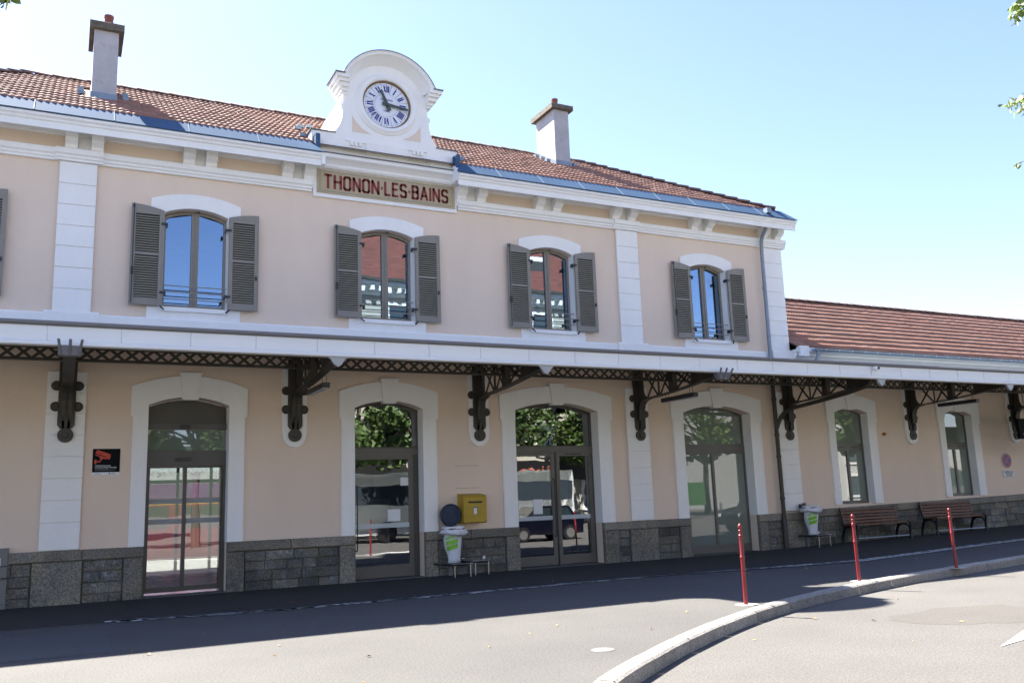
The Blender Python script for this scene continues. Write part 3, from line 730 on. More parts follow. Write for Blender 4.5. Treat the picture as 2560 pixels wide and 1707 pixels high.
for a, b_ in irons: b_.materials.append(BLACK)
bolt = MB(); bolt.tube([(.575,-.155,5.78),(.575,-.155,7.86)], .010, 6); bolt.box(.55,.60,-.17,-.135,6.36,6.52); bolt.box(.56,.6,-.165,-.135,7.78,7.82); bolt = bolt.mesh('shutter_bolt'); bolt.materials.append(BLACK)
def mirror_mesh(me, name):
    m2 = me.copy(); m2.name = name
    for v in m2.vertices: v.co.x = -v.co.x
    m2.flip_normals(); return m2
frL, sltL = mirror_mesh(fr, 'shutter_left'), mirror_mesh(slt, 'slat_left'); ironsL = [(a, mirror_mesh(b_, a)) for a, b_ in irons]; boltL = mirror_mesh(bolt, 'bolt_left')
nsl = 0
def surround_upper(c, nm='window_surround'):
    q = MB(); x0, x1 = c-UH-.001, c+UH+.001
    outer = [(c-.90, 7.72), (c-UH, 7.72)]+list(reversed(seg(x0, x1, 7.76, 7.90, 10)))+[(c+UH, 7.72), (c+.90, 7.72)]+seg(c-.90, c+.90, 8.04, 8.21, 12)
    q.prism_y(outer, -.045, -.001)
    q.box(c-.72, c-UH-.0, -.03, -.001, 5.752, 7.719); q.box(c+UH, c+.72, -.03, -.001, 5.752, 7.719)
    q.box(c-.92, c+.92, -.04, -.001, 5.501, 5.750)
    # inner reveal skin
    q.box(c+UH-.004, c+UH+.001, -.03, .30, 5.752, 7.74)
    q.box(c-UH-.001, c-UH+.004, -.03, .30, 5.752, 7.74)
    q.prism_y([(c-UH+.004, 7.755)]+list(reversed(seg(c-UH+.004, c+UH-.004, 7.755, 7.895, 8)))[1:]+list(seg(c-UH+.004, c+UH-.004, 7.745, 7.885, 8)), -.03, .30) if False else None
    o = q.build(nm, WHITE, B); return o
for c, _ in uwin:
    lab = {'z': None, 'a': 'tall arched upper window reflecting blue sky', 'b': None, 'c': None, 'd': None}[_]
    surround_upper(c)
    MB().box(c-UH-.0, c+UH+.0, -.09, .30, 5.66, 5.748).build('window_sill', WHITE, B)
    q = MB(); y0, y1 = .17, .24
    frame_ring(q, c-UH+.005, c+UH-.005, 5.752, 7.74, 7.885, .055, y0, y1)
    q.box(c-.075, c+.075, y0-.012, y1, 5.80, 7.83)
    q.box(c-.012, c+.012, y0-.03, y0-.013, 5.82, 7.80)
    for s in (-1, 1):
        a, e = sorted((c+s*.075, c+s*(UH-.05))); q.box(a, e, y0+.01, y1, 5.808, 5.85)
    wf = q.build('window', SHUT, B)
    if lab: wf['label'] = lab
    for s in (-1, 1):
        a, e = sorted((c+s*.08, c+s*(UH-.06)))
        p = [(a, 5.85), (e, 5.85), (e, 7.70 if s > 0 else 7.82), (a, 7.82 if s > 0 else 7.70)]
        MB().prism_y(p, .205, .211).build('pane', GLU, wf)
    q = MB()
    for z in (6.42, 7.10):
        for s in (-1, 1):
            a, e = sorted((c+s*.08, c+s*(UH-.06))); q.box(a, e, .216, .226, z, z+.025)
    q.split('glazing_bar', PANEL, wf)
    # guard rail
    q = MB()
    for z in (5.93, 6.08, 6.21): q.bar((c-UH, -.01, z), (c+UH, -.01, z), .018, .018)
    q.split('guard_rail', SHUT, B)
    MB().lathe([(0, -.02), (.02, -.02), (.02, 0), (0, 0)], (c+.05, .1, 7.87), 8, 'y').build('stay_hook', BLACK, B)
    for s in (-1, 1):
        if _ == 'z' and s < 0: continue
        loc = (c+s*(UH+.01), 0, 0)
        sh = link('shutter', fr if s > 0 else frL, B, loc=loc); a, e = sorted((loc[0]+s*.086, loc[0]+s*.534)); MB().box(a, e, -.102, -.096, 5.9, 7.66).build('slat_gap_shade', mat('shutter_shadow', (.045, .042, .036), .8), sh)  # added dark sheet: paints the shade seen in the gaps between the slats
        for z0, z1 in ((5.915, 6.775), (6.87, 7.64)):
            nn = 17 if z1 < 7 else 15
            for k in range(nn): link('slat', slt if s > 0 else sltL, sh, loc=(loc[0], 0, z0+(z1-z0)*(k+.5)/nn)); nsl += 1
        for a, b_ in (irons if s > 0 else ironsL): link(a, b_, sh, loc=loc)
        if s < 0: link('shutter_bolt', boltL, sh, loc=loc)
    # dark room blind wall behind, keeps the panes deep
# ------------------------------------------------------------------ ground-floor openings
def door_surround(par, x0, x1, ox0, ox1, base, dz=0, key=.19, top=4.36, spring=4.10):
    hx0, hx1 = ox0-.045, ox1+.045; cx = (x0+x1)/2
    q = MB(); 
    crown = (3.90 if x1-x0 < 2 else 3.93)
    outer = [(hx0, 3.50), (x0, 3.50), (x0, 3.73)]+list(reversed(seg(x0, x1, 3.73, crown, 12)))[1:-1]+[(x1, 3.73), (x1, 3.50), (hx1, 3.50)]+seg(hx0, hx1, spring, top-.03, 14)
    q.prism_y(outer, -.07, -.001)
    q.box(ox0, x0, -.055, -.001, base, 3.499); q.box(x1, ox1, -.055, -.001, base, 3.499)
    for a, e in ((ox0+.03, ox0+.045), (ox1-.045, ox1-.03)): q.box(a, e, -.062, -.055, base, 3.499)
    o = q.build('door_surround', WHITE, par)
    k0, k1 = .155*1.0, .20
    kz0, kz1 = crown-.06, top+.04
    kq = MB(); kq.prism_y([(cx-k0, kz0), (cx+k0, kz0), (cx+k1, kz1-.05), (cx+k1+.02, kz1-.05), (cx+k1+.02, kz1), (cx-k1-.02, kz1), (cx-k1-.02, kz1-.05), (cx-k1, kz1-.05)], -.115, .05)
    kq.build('keystone', WHITE, par)
    # white reveal skin on the jambs
    r = MB(); r.box(x0-.001, x0+.004, -.05, .30, base, 3.725); r.box(x1-.004, x1+.001, -.05, .30, base, 3.725); r.split('reveal', WHITE, par)
    return o
outs = {'a': (1.20, 3.35), 'b': (5.40, 7.63), 'c': (9.30, 12.38), 'd': (14.33, 17.34)}
outs['e'] = (2*CX-17.34, 2*CX-14.33)
for x0, x1, k in doors: door_surround(B, x0, x1, outs[k][0], outs[k][1], .98)
YF = .28
def rect(q, x0, x1, z0, z1, y0, y1, t, tb=None):
    q.prism_y([(x0,z0),(x1,z0),(x1,z1),(x0,z1)], y0, y1, [[(x0+t,z0+(tb or t)),(x1-t,z0+(tb or t)),(x1-t,z1-t),(x0+t,z1-t)]])
def transom(x0, x1, z0, gm, t=.05, nm='transom_window', tr=.17):
    crown = (3.90 if x1-x0 < 2 else 3.93); q = MB(); inner = None
    o_ = [(x0+.004, z0), (x1-.004, z0)]+seg(x0+.004, x1-.004, 3.725, crown-.005, 10); i_ = [(x0+t, z0+.03), (x1-t, z0+.03)]+seg(x0+t, x1-t, 3.69, crown-.05, 10)
    q.prism_y(o_, YF, YF+.08, [i_]); f = q.build(nm, FRAMED if gm is GLD else FRAME, B)
    MB().prism_y(i_, YF+.04, YF+.046).build('pane', gm, f)
    MB().box(x0+.004, x1-.004, YF-.01, YF+.08, z0-tr, z0-.001).build('transom_rail', FRAME, B)
# a: automatic sliding door
x0, x1 = 1.48, 3.04
MB().prism_y([(x0, 3.40), (x1, 3.40)]+seg(x0, x1, 3.725, 3.895, 8), YF+.14, YF+.2).build('head_panel', FRAMED, B)
MB().box(x0+.004, x1-.004, YF-.02, YF+.12, 3.27, 3.40).build('sensor_rail', FRAMED, B)
MB().box(x0+.004, x1-.004, YF+.06, YF+.07, 2.84, 3.268).build('frosted_transom', FROST, B)
MB().box(x0+.004, x1-.004, YF-.02, YF+.10, 2.53, 2.838).build('door_operator', FRAMED, B)
MB().box(2.05, 2.35, YF-.08, YF-.021, 2.64, 2.70).build('motion_sensor', BLACK, B)
MB().box(2.13, 2.30, YF-.10, YF-.021, 3.29, 3.36).build('door_camera', BLACK, B)
q = MB(); q.box(x0+.004, x0+.06, YF-.02, YF+.1, .02, 2.529); q.box(x1-.06, x1-.004, YF-.02, YF+.1, .02, 2.529); q.split('door_post', FRAMED, B)
for a, e, yy in ((x0+.061, 2.28, YF+.0), (2.20, x1-.061, YF+.045)):
    q = MB(); rect(q, a, e, .06, 2.528, yy, yy+.04, .035, .10); q.box(e-.075, e-.036, yy, yy+.04, .161, 2.49) if a < 1.6 else None
    dr = q.build('sliding_door', FRAMED, B); MB().box(a+.035, e-.035, yy+.017, yy+.023, .16, 2.493).build('pane', GLD, dr)
    for z in (1.38, 1.78): MB().box(a+.036, e-.036, yy+.010, yy+.013, z, z+.10).build('safety_band', PGRY, dr)
# b: single glazed door
x0, x1 = 5.70, 7.30
transom(x0, x1, 2.86, GLD, tr=.14)
q = MB(); q.box(x1-.14, x1-.004, YF, YF+.08, .0, 2.719); q.split('door_post', FRAMED, B)
q = MB(); rect(q, x0+.004, x1-.141, .03, 2.718, YF-.01, YF+.05, .10, .26); dr = q.build('glazed_door', FRAME, B)
MB().box(x0+.104, x1-.241, YF+.017, YF+.023, .29, 2.618).build('pane', GLD, dr)
MB().tube([(x0+.13,YF-.012,.62),(x0+.13,YF-.07,.66),(x0+.13,YF-.07,2.0),(x0+.13,YF-.012,2.04)], .014, 8).build('pull_handle', BLACK, dr)
MB().box(x0+.105, x1-.242, YF+.008, YF+.011, 1.10, 1.20).build('safety_band', FROSTB, dr)
MB().box(6.55, 6.85, YF+.008, YF+.011, 1.24, 1.50).build('notice', PWHT, dr)
MB().box(6.86, 7.05, YF+.008, YF+.011, 2.02, 2.2).build('sticker', PWHT, dr)
# c: double glazed door
x0, x1 = 9.66, 12.0
transom(x0, x1, 2.87, GLD, tr=.13)
for a, e in ((x0+.004, 10.87), (10.92, x1-.05)):
    q = MB(); rect(q, a, e, .03, 2.735, YF-.01, YF+.05, .095, .22); dr = q.build('glazed_door', FRAME, B)
    MB().box(a+.095, e-.095, YF+.017, YF+.023, .25, 2.64).build('pane', GLD, dr)
    MB().box(a+.096, e-.096, YF+.008, YF+.011, 1.10, 1.20).build('safety_band', FROSTB, dr)
    if a < 10: MB().tube([(e-.05,YF-.012,.7),(e-.05,YF-.07,.74),(e-.05,YF-.07,2.06),(e-.05,YF-.012,2.1)], .014, 8).build('pull_handle', BLACK, dr); MB().box(10.25, 10.5, YF+.008, YF+.010, 1.25, 1.6).build('notice', PWHT, dr)
    else: MB().box(11.2, 11.65, YF-.014, YF-.011, 2.675, 2.70).build('vent_slot', BLACK, dr)
MB().box(x1-.049, x1-.004, YF, YF+.08, 0, 2.735).build('door_post', FRAMED, B)
MB().box(10.875, 10.915, YF, YF+.06, 0, 2.735).build('door_post', BLACK, B)
# d (and mirrored e): frosted fixed glazing
for x0, x1 in ((14.67, 16.97), (2*CX-16.97, 2*CX-14.67)):
    transom(x0, x1, 2.88, FROST, tr=.17); q = MB(); rect(q, x0+.004, x1-.004, .02, 2.709, YF-.01, YF+.06, .05, .22); cxm = (x0+x1)/2; q.box(cxm-.04, cxm+.04, YF-.01, YF+.06, .241, 2.658)
    f = q.build('glazed_screen', FRAME, B)
    MB().box(x0+.055, cxm-.041, YF+.02, YF+.026, .24, 2.66).build('pane', FROST, f); MB().box(cxm+.041, x1-.055, YF+.02, YF+.026, .24, 2.66).build('pane', FROST, f)
# thresholds
for x0, x1, k in doors: MB().box(x0, x1, -.10, .34, -.05, .016).build('threshold', mat('threshold_stone', (.10, .10, .10), .8, .2), B)

# ------------------------------------------------------------------ plinth stones
def stones(par, x0, x1, z0, z1, y, rows, wmin, wmax, m=RUB, seed=1, g=None):
    rr = random.Random(seed); hs = [(z1-z0)/rows]*rows; z = z0
    for r in range(rows):
        h_ = hs[r]*(1+rr.uniform(-.06, .06)) if r < rows-1 else z1-z; x = x0
        while x < x1-.01:
            w_ = rr.uniform(wmin, wmax)
            if x1-(x+w_) < wmin*.8: w_ = x1-x
            dz = gz(x) if g else 0
            MB().bev(x+.006, x+w_-.006, y-rr.uniform(0, .018), .0-.001, z+.006+dz, z+h_-.006+dz, .014, .006, rr).build('stone', m, par); x += w_
        z += h_
plm = MB().box(XL, -.9, -.03, -.0005, -.05, .78).box(-.9, 1.48, -.03, -.0005, -.05, .97).box(3.04, 5.7, -.03, -.0005, -.05, .97).box(7.3, 9.66, -.03, -.0005, -.05, .97).box(12.0, 14.67, -.03, -.0005, -.05, .97).box(16.97, XR, -.03, -.0005, -.05, .97)
pls = plm.split('plinth', MORT, B)
pl = pls[1]
def plx(x):
    return min(pls, key=lambda o: min(abs(v.co.x-x) for v in o.data.vertices) if not (min(v.co.x for v in o.data.vertices) < x < max(v.co.x for v in o.data.vertices)) else -1)
sd = 0
for kind, x0, x1 in (('p',-1.6,-.43),('s',-.42,.42),('p',.43,1.12),('s',1.13,1.48),('s',3.04,3.38),('p',3.39,5.34),('s',5.35,5.70),('s',7.30,7.60),('p',7.61,9.30),('s',9.31,9.66),('s',12.0,12.42),('p',12.43,12.76),('s',12.77,13.62),('p',13.63,14.30),('s',14.31,14.67),('s',16.97,17.28),('p',17.29,17.84),('s',17.85,XR)):
    sd += 1; rr = random.Random(sd)
    if kind == 's':
        MB().bev(x0+.005, x1-.005, -.10-rr.uniform(0, .008), -.001, -.04, .775, .012, .004, rr).build('stone_slab', GRAN, plx((x0+x1)/2))
    else: stones(plx((x0+x1)/2), x0, x1, -.04, .775, -.055, 4, .28, .62, RUB, sd)
for x0, x1 in ((XL, 1.48), (3.04, 5.7), (7.3, 9.66), (12.0, 14.67), (16.97, XR)):
    rr = random.Random(int(x0*10)); x = x0
    while x < x1-.01:
        w_ = rr.uniform(.9, 1.6)
        if x1-x-w_ < .6: w_ = x1-x
        MB().bev(x+.004, x+w_-.004, -.115, -.001, .785, .98, .016, .003, rr).build('coping_stone', GRAN, plx(x+w_/2)); x += w_

# ------------------------------------------------------------------ low wing
WX0, WX1 = XR-.04, 44
wwin = [(20.17, 21.53), (24.94, 26.26), (29.9, 31.2), (34.4, 35.7)]
def hw(a, c): b0 = 1.09+gz((a+c)/2)-.03; return [(a, b0), (c, b0)]+seg(a, c, 3.80, 3.93, 8)
q = MB(); q.prism_y([(WX0+.02, -.2), (WX1, -.2), (WX1, 5.5), (WX0+.02, 5.5)], .0, .36, [hw(a, c) for a, c in wwin]); q.build('front_wall', STUCCO, Wg)
MB().box(WX0+.02, WX1, 7.3, 7.6, -.2, 5.5).build('back_wall', STUCCO, Wg); MB().box(WX1-.3, WX1, .36, 7.3, -.2, 5.5).split('side_wall', STUCCO, Wg)
MB().box(WX0+.02, WX1, .37, 7.29, 5.2, 5.4).build('ceiling', INT, Wg); MB().box(WX0+.02, WX1, .1, 7.29, .5, .6).build('inner_floor', INTF, Wg)
q = MB(); q.prism_x([(0,4.9),(-.05,4.9),(-.05,5.12),(-.10,5.16),(-.10,5.22),(-.20,5.30),(-.24,5.36),(-.30,5.40),(-.30,5.50),(0,5.50)], XR+.02, WX1); q.build('cornice', WHITE, Wg)
MB().box(XR+.02, WX1, -.38, -.30, 5.505, 5.63).build('fascia_board', WHITE, Wg)
MB().box(XR+.02, WX1, -.299, -.001, 5.505, 5.58).build('soffit', WHITE, Wg)
MB().box(XR-.01+.03, XR+.36, -.46, -.381, 5.36, 5.66).build('eave_block', WHITE, Wg)
for a, c in wwin:
    base = 1.09+gz((a+c)/2)-.04
    hx0, hx1 = a-.30, c+.38; cx = (a+c)/2; q = MB()
    outer = [(hx0, 3.52), (a, 3.52), (a, 3.80)]+list(reversed(seg(a, c, 3.80, 3.93, 8)))[1:-1]+[(c, 3.80), (c, 3.52), (hx1, 3.52)]+seg(hx0, hx1, 4.13, 4.33, 12)
    q.prism_y(outer, -.07, -.001); q.box(hx0+.045, a, -.055, -.001, base, 3.519); q.box(c, hx1-.045, -.055, -.001, base, 3.519)
    q.build('window_surround', WHITE, Wg)
    MB().prism_y([(cx-.15,3.88),(cx+.15,3.88),(cx+.19,4.34),(cx+.21,4.34),(cx+.21,4.39),(cx-.21,4.39),(cx-.21,4.34),(cx-.19,4.34)], -.115, .05).build('keystone', WHITE, Wg)
    r = MB(); r.box(c-.004, c+.001, -.05, .20, base, 3.79); r.box(a-.001, a+.004, -.05, .20, base, 3.79); r.split('reveal', WHITE, Wg)
    q = MB(); y = .20
    q.prism_y([(a+.004, base), (c-.004, base)]+seg(a+.004, c-.004, 3.79, 3.92, 8), y, y+.07, [[(a+.045, 2.90), (c-.045, 2.90)]+seg(a+.045, c-.045, 3.755, 3.87, 8), [(a+.05, base+.10), (cx-.045, base+.10), (cx-.045, 2.70), (a+.05, 2.70)], [(cx+.045, base+.10), (c-.05, base+.10), (c-.05, 2.70), (cx+.045, 2.70)]])
    f = q.build('window', FRAME, Wg)
    MB().prism_y([(a+.045, 2.90), (c-.045, 2.90)]+seg(a+.045, c-.045, 3.755, 3.87, 8), y+.03, y+.036).build('pane', FROST, f)
    MB().box(a+.05, cx-.045, y+.03, y+.036, base+.10, 2.70).build('pane', FROST, f); MB().box(cx+.045, c-.05, y+.03, y+.036, base+.10, 2.70).build('pane', FROST, f)
    for s in (-1, 1): MB().box(cx+s*.3-.17, cx+s*.3+.17, y-.004, y-.001, 2.79, 2.81).build('vent_slot', BLACK, f)
# wing plinth
q = MB(); q.add([(XR+.001,-.03,-.1),(WX1,-.03,-.1),(WX1,-.03,.97+gz(38)),(38,-.03,.97+gz(38)),(XR+.001,-.03,.97+gz(XR))], [(0,1,2,3,4)]); wp = q.build('plinth', MORT, Wg)
rr = random.Random(91); z = -.02
for r, h_ in enumerate((.20, .19, .21, .19)):
    x = XR+.02
    while x < 34:
        w_ = rr.uniform(.32, .78); d = gz(x+w_/2)
        MB().bev(x+.006, x+w_-.006, -.055-rr.uniform(0, .015), -.031, z+.006+d, z+h_-.006+d, .012, .005, rr).build('stone', RUB, wp); x += w_
    z += h_
x = XR+.02
while x < 34:
    w_ = rr.uniform(.8, 1.5); d0, d1 = gz(x), gz(x+w_); q = MB()
    q.bev(x+.004, x+w_-.004, -.115, -.001, .785, .98, .016, .003, rr); q.v = [(a, b_, c+d0+(d1-d0)*(a-x)/w_+.0) for a, b_, c in q.v]
    q.build('coping_stone', GRAN, wp); x += w_
# small orange lamp and wing pilaster strip
MB().lathe([(.045, 0), (.05, -.04), (.03, -.09), (0, -.1)], (22.2, 0, 3.17), 12, 'y').build('alarm_beacon', mat('beacon_orange', (.5, .1, .02), .4), label='small round orange beacon fixed to the beige wall between two windows', cat='beacon')
# wing roof
WE, WZ = -.34, 5.65
q = MB(); q.add([(XR-.02,WE,WZ-.02),(WX1,WE,WZ-.02),(WX1,3.64,8.12-.02),(XR-.02,3.64,8.12-.02),(WX1,7.8,5.6),(XR-.02,7.8,5.6)], [(0,1,2,3),(3,2,4,5)]); wroof = q.build('roof', MATS['roof_underlay'], Wg)
tiled_roof(wroof, XR+.01, WX1, WE, WZ, .618, 12, 0, 0, 298)
ridge_run(wroof, (XR, 3.64, 8.14), (WX1-.3, 3.64, 8.14))
# wing gutter with brackets
q = MB(); pr = [(-.53+.07*math.cos(math.radians(a)), 5.575+.08*math.sin(math.radians(a))) for a in range(180, 361, 20)]; pr2 = [(-.53+.063*math.cos(math.radians(a)), 5.585+.073*math.sin(math.radians(a))) for a in range(360, 179, -20)]
q.prism_x(pr+pr2, XR+.45, WX1); gt = q.build('gutter', ZPIPE, Wg, smooth=True)
x = XR+.9
gb = MB().prism_x([(-.53+.076*math.cos(math.radians(a)), .08*math.sin(math.radians(a))) for a in range(180, 361, 20)]+[(-.53+.07*math.cos(math.radians(a)), .074*math.sin(math.radians(a))) for a in range(360, 179, -20)], -.012, .012).mesh('gutter_bracket'); gb.materials.append(STEEL)
while x < 40: link('gutter_bracket', gb, gt, loc=(x, 0, 5.578)); x += .52
MB().tube([(XR+.62,-.53,5.52),(XR+.62,-.53,5.40),(XR+.56,-.50,5.25),(XR+.56,-.5,4.9)], .05, 10).build('gutter_outlet', ZPIPE, Wg, smooth=True)

# ------------------------------------------------------------------ canopy
Cn = thing('station_canopy', (12, -1.7, 4.3), 'long flat white-fronted canopy on dark iron brackets along the facade', 'canopy')
CX0, CX1 = -9.2, 44
MB().prism_x([(-.0,4.80),(-3.34,4.42),(-3.34,4.46),(0,5.0)], CX0, CX1).build('deck', DECK, Cn)
MB().prism_x([(-3.36,4.60),(-3.36,4.47),(-.02,5.02),(-.02,5.06),(-3.3,4.64)], CX0, CX1).build('canopy_roof', ZPIPE, Cn)
P0 = -.0201*15.6; x = P0-1.0795*9
k = 0
fm = MB().box(.004, 1.0755, -3.40, -3.36, 4.365, 4.60).box(.0, .05, -3.407, -3.401, 4.37, 4.597).mesh('fascia_panel'); fm.materials.append(PANEL)
while x < CX1:
    link('fascia_panel', fm, Cn, loc=(x, 0, 0)); x += 1.0795
q = MB(); q.prism_x([(-3.36,4.295),(-3.44,4.295),(-3.44,4.345),(-3.425,4.362),(-3.36,4.362)], CX0, CX1); q.build('fascia_ledge', PANEL, Cn)
MB().box(CX0, CX1, -3.44, -3.30, 4.275, 4.293).build('fascia_drip', mat('drip_beige', (.42, .38, .31), .6), Cn)
q = MB(); q.prism_x([(-3.36,4.60),(-3.42,4.60),(-3.45,4.63),(-3.45,4.665),(-3.43,4.675),(-3.43,4.68),(-3.30,4.68)], CX0, CX1); q.build('canopy_gutter', GUT, Cn)
# lattice girder
GY = -1.55
q = MB(); q.box(CX0, CX1, GY-.06, GY+.06, 4.325, 4.345); q.box(CX0, CX1, GY-.008, GY+.008, 4.346, 4.375); q.box(CX0, CX1, GY-.06, GY+.06, 4.60, 4.62); q.box(CX0, CX1, GY-.008, GY+.008, 4.555, 4.599)
xx = CX0
while xx < CX1: q.box(xx, xx+.018, GY-.018, GY-.008, 4.352, 4.37); q.box(xx, xx+.018, GY-.018, GY-.008, 4.565, 4.583); xx += .09
gd = q.build('girder', IRON, Cn)
BX = [4.35*k for k in (-2, -1, 0)]+[4.37, 8.70, 13.22, 18.32, 23.42, 28.5, 33.5, 38.5]
BX = [-8.7, -4.35, .02, 4.38, 8.70, 13.25, 18.35, 23.4, 28.4, 33.4, 38.4]
lat = MB().bar((-.15, GY, 4.365), (.15, GY, 4.568), .03, .008, upv=(0, 1, 0)); lat = MB(); d = .12
lat.add([(-d-.04, GY-.012, 4.362), (-d+.04, GY-.012, 4.362), (d+.04, GY-.012, 4.57), (d-.04, GY-.012, 4.57), (-d-.04, GY-.004, 4.362), (-d+.04, GY-.004, 4.362), (d+.04, GY-.004, 4.57), (d-.04, GY-.004, 4.57)], [(0,1,2,3),(7,6,5,4),(0,4,5,1),(1,5,6,2),(2,6,7,3),(3,7,4,0)])
latA = lat.mesh('lattice_bar'); latA.materials.append(IRON); latB = mirror_mesh(latA, 'lattice_bar_b')
for v in latB.vertices: v.co.y += .016
x = -2.2
while x < 34.6:
    link('lattice_bar', latA, gd, loc=(x, 0, 0)); link('lattice_bar', latB, gd, loc=(x, 0, 0)); x += .25
# brackets
def bracket(x, plate=True, oval=False, tines=False, nozzle=True):
    q = MB(); 
    br_ = MB()
    # wall plate
    o_ = [(-.10, 3.25), (-.15, 3.32), (-.155, 4.75), (.155, 4.75), (.15, 3.32), (.10, 3.25)]
    br_.prism_y([(x+a, z) for a, z in o_], -.13, -.075)
    br_.lathe([(.0, 0), (.14, 0), (.14, .05), (0, .05)], (x, -.125, 3.125), 18, 'y'); br_.lathe([(0, 0), (.05, .0), (.06, .03), (0, .03)], (x, -.155, 3.125), 12, 'y')
    br_.box(x-.07, x+.07, -.13, -.075, 3.1, 3.4)
    R = br_.build('bracket', IRON, Cn)
    for s in (-1, 1):
        for z in (3.67, 4.07): MB().lathe([(0, 0), (.06, 0), (.095, .03), (.095, .05), (0, .05)], (x+s*.19, -.13, z), 14, 'y').build('boss', IRON, R)
    # curved flange
    path = [(-.215,3.50),(-.225,3.78),(-.27,3.90),(-.37,3.98),(-.60,4.02),(-1.1,4.04),(-1.48,4.06),(-2.2,4.12),(-3.28,4.23)]
    fl = MB(); n = len(path); vs = []
    for y, z in path: vs += [(x-.095, y, z), (x+.095, y, z), (x+.095, y+.004, z+.018), (x-.095, y+.004, z+.018)]
    fl.add(vs, [(i*4+j, i*4+(j+1) % 4, (i+1)*4+(j+1) % 4, (i+1)*4+j) for i in range(n-1) for j in range(4)]+[(0,1,2,3),(n*4-4,n*4-3,n*4-2,n*4-1)])
    # rivets under the flange
    for t in range(26):
        y = -.7-2.5*t/26; z = 4.03+(4.23-4.03)*max(0, (-y-.9)/2.4); 
        for s in (-1, 1): fl.box(x+s*.07-.012, x+s*.07+.012, y-.012, y+.012, z-.012, z+.002)
    fl.build('curved_flange', IRON, R)
    wb = MB(); t = .014
    wb.prism_x([(-.131,3.50),(-.215,3.50),(-.225,3.78),(-.27,3.90),(-.37,3.98),(-.52,4.03),(-.47,4.06),(-.40,4.10),(-.34,4.22),(-.33,4.50),(-.33,4.76),(-.131,4.78)], x-t, x+t)
    wb.prism_x([(-2.30,4.14),(-3.26,4.24),(-3.33,4.30),(-3.33,4.41),(-2.30,4.53)], x-t, x+t)
    wb.prism_x([(-.131,3.30),(-.14,3.25),(-.21,3.49),(-.131,3.49)], x-.03, x+.03)
    wb.split('web_plate', IRON, R)
    top = lambda y: 4.79+.1135*y*1.0
    tf = MB(); 
    tf.add([(x-.07,-.13,4.775),(x+.07,-.13,4.775),(x+.07,-3.33,4.412),(x-.07,-3.33,4.412),(x-.07,-.13,4.755),(x+.07,-.13,4.755),(x+.07,-3.33,4.392),(x-.07,-3.33,4.392)], [(0,1,2,3),(7,6,5,4),(0,4,5,1),(1,5,6,2),(2,6,7,3),(3,7,4,0)])
    tf.build('top_flange', IRON, R)
    for a, c in (((-.50,4.05),(-.95,4.62)),((-.45,4.66),(-.95,4.06)),((-.99,4.06),(-.99,4.64)),((-1.05,4.06),(-1.45,4.60)),((-1.05,4.62),(-1.45,4.10)),((-1.68,4.10),(-2.28,4.50)),((-1.68,4.56),(-2.28,4.16))):
        MB().bar((x, a[0], a[1]), (x, c[0], c[1]), .018, .05, upv=(0, -(c[1]-a[1]), c[0]-a[0]) if False else (0, 0, 1)).build('web_bar', IRON, R)
    MB().box(x-.07, x+.07, -1.66, -1.49, 4.07, 4.61).build('girder_post', IRON, R)
    if tines:
        tq = MB(); 
        tq.prism_x([(-3.46,4.13),(-3.40,4.11),(-3.30,4.25),(-3.46,4.28)], x-.17, x+.17)
        for s in (-1, 0, 1): tq.tube([(x+s*.13,-3.46,4.15),(x+s*.17,-3.60,4.36)], .022, 8)
        tq.build('bird_spike_tubes', GUT, R)
    elif nozzle:
        MB().prism_y([(x-.19,4.272),(x-.13,4.24),(x-.10,4.19),(x-.06,4.14),(x,4.10),(x+.06,4.14),(x+.10,4.19),(x+.13,4.24),(x+.19,4.272)], -3.43, -3.37).build('gutter_boot', mat('boot_grey', (.36, .37, .36), .5), R)
    return R
for i, x in enumerate(BX): bracket(x, tines=(i in (2, 5)))
# oval white plates behind brackets where there is no pilaster
for x in (4.38, 8.70, 23.4, 28.4, 33.4):
    par = B if x < 18 else Wg
    MB().prism_y([(x+a, z) for a, z in [(-.26, 4.60), (-.26, 3.20), (-.245, 3.14)]]+arc(x, 3.12, .245, 180, 360, 12)+[(x+.245, 3.14), (x+.26, 3.20), (x+.26, 4.60)], -.074, -.001).build('bracket_plate', WHITE, par)
# tube lights below brackets
def lamp(x, z, label):
    t = thing('tube_light', (x, -1.75, z), label, 'light fitting', 'black tube lights hung below the canopy brackets')
    MB().box(x-.07, x+.07, -2.36, -1.08, z, z+.10).build('housing', BLACK, t)
    MB().box(x-.05, x+.05, -2.30, -1.14, z-.012, z-.001).build('diffuser', mat('lamp_diffuser', (.5, .52, .54), .5), t)
    q = MB()
    for y in (-1.25, -2.2): q.tube([(x-.04, y, z+.1), (x-.04, y, 4.05+(-y-1.1)*.07)], .006, 6); q.tube([(x+.04, y, z+.1), (x+.04, y, 4.05+(-y-1.1)*.07)], .006, 6)
    q.split('hanger', BLACK, t)
lamp(4.45, 3.86, 'black tube light under the canopy bracket between the sliding door and the next door')
lamp(13.3, 3.86, 'black tube light under the bracket in front of the frosted four-pane screen')
lamp(23.45, 3.90, 'black tube light in front of the farthest arched window')
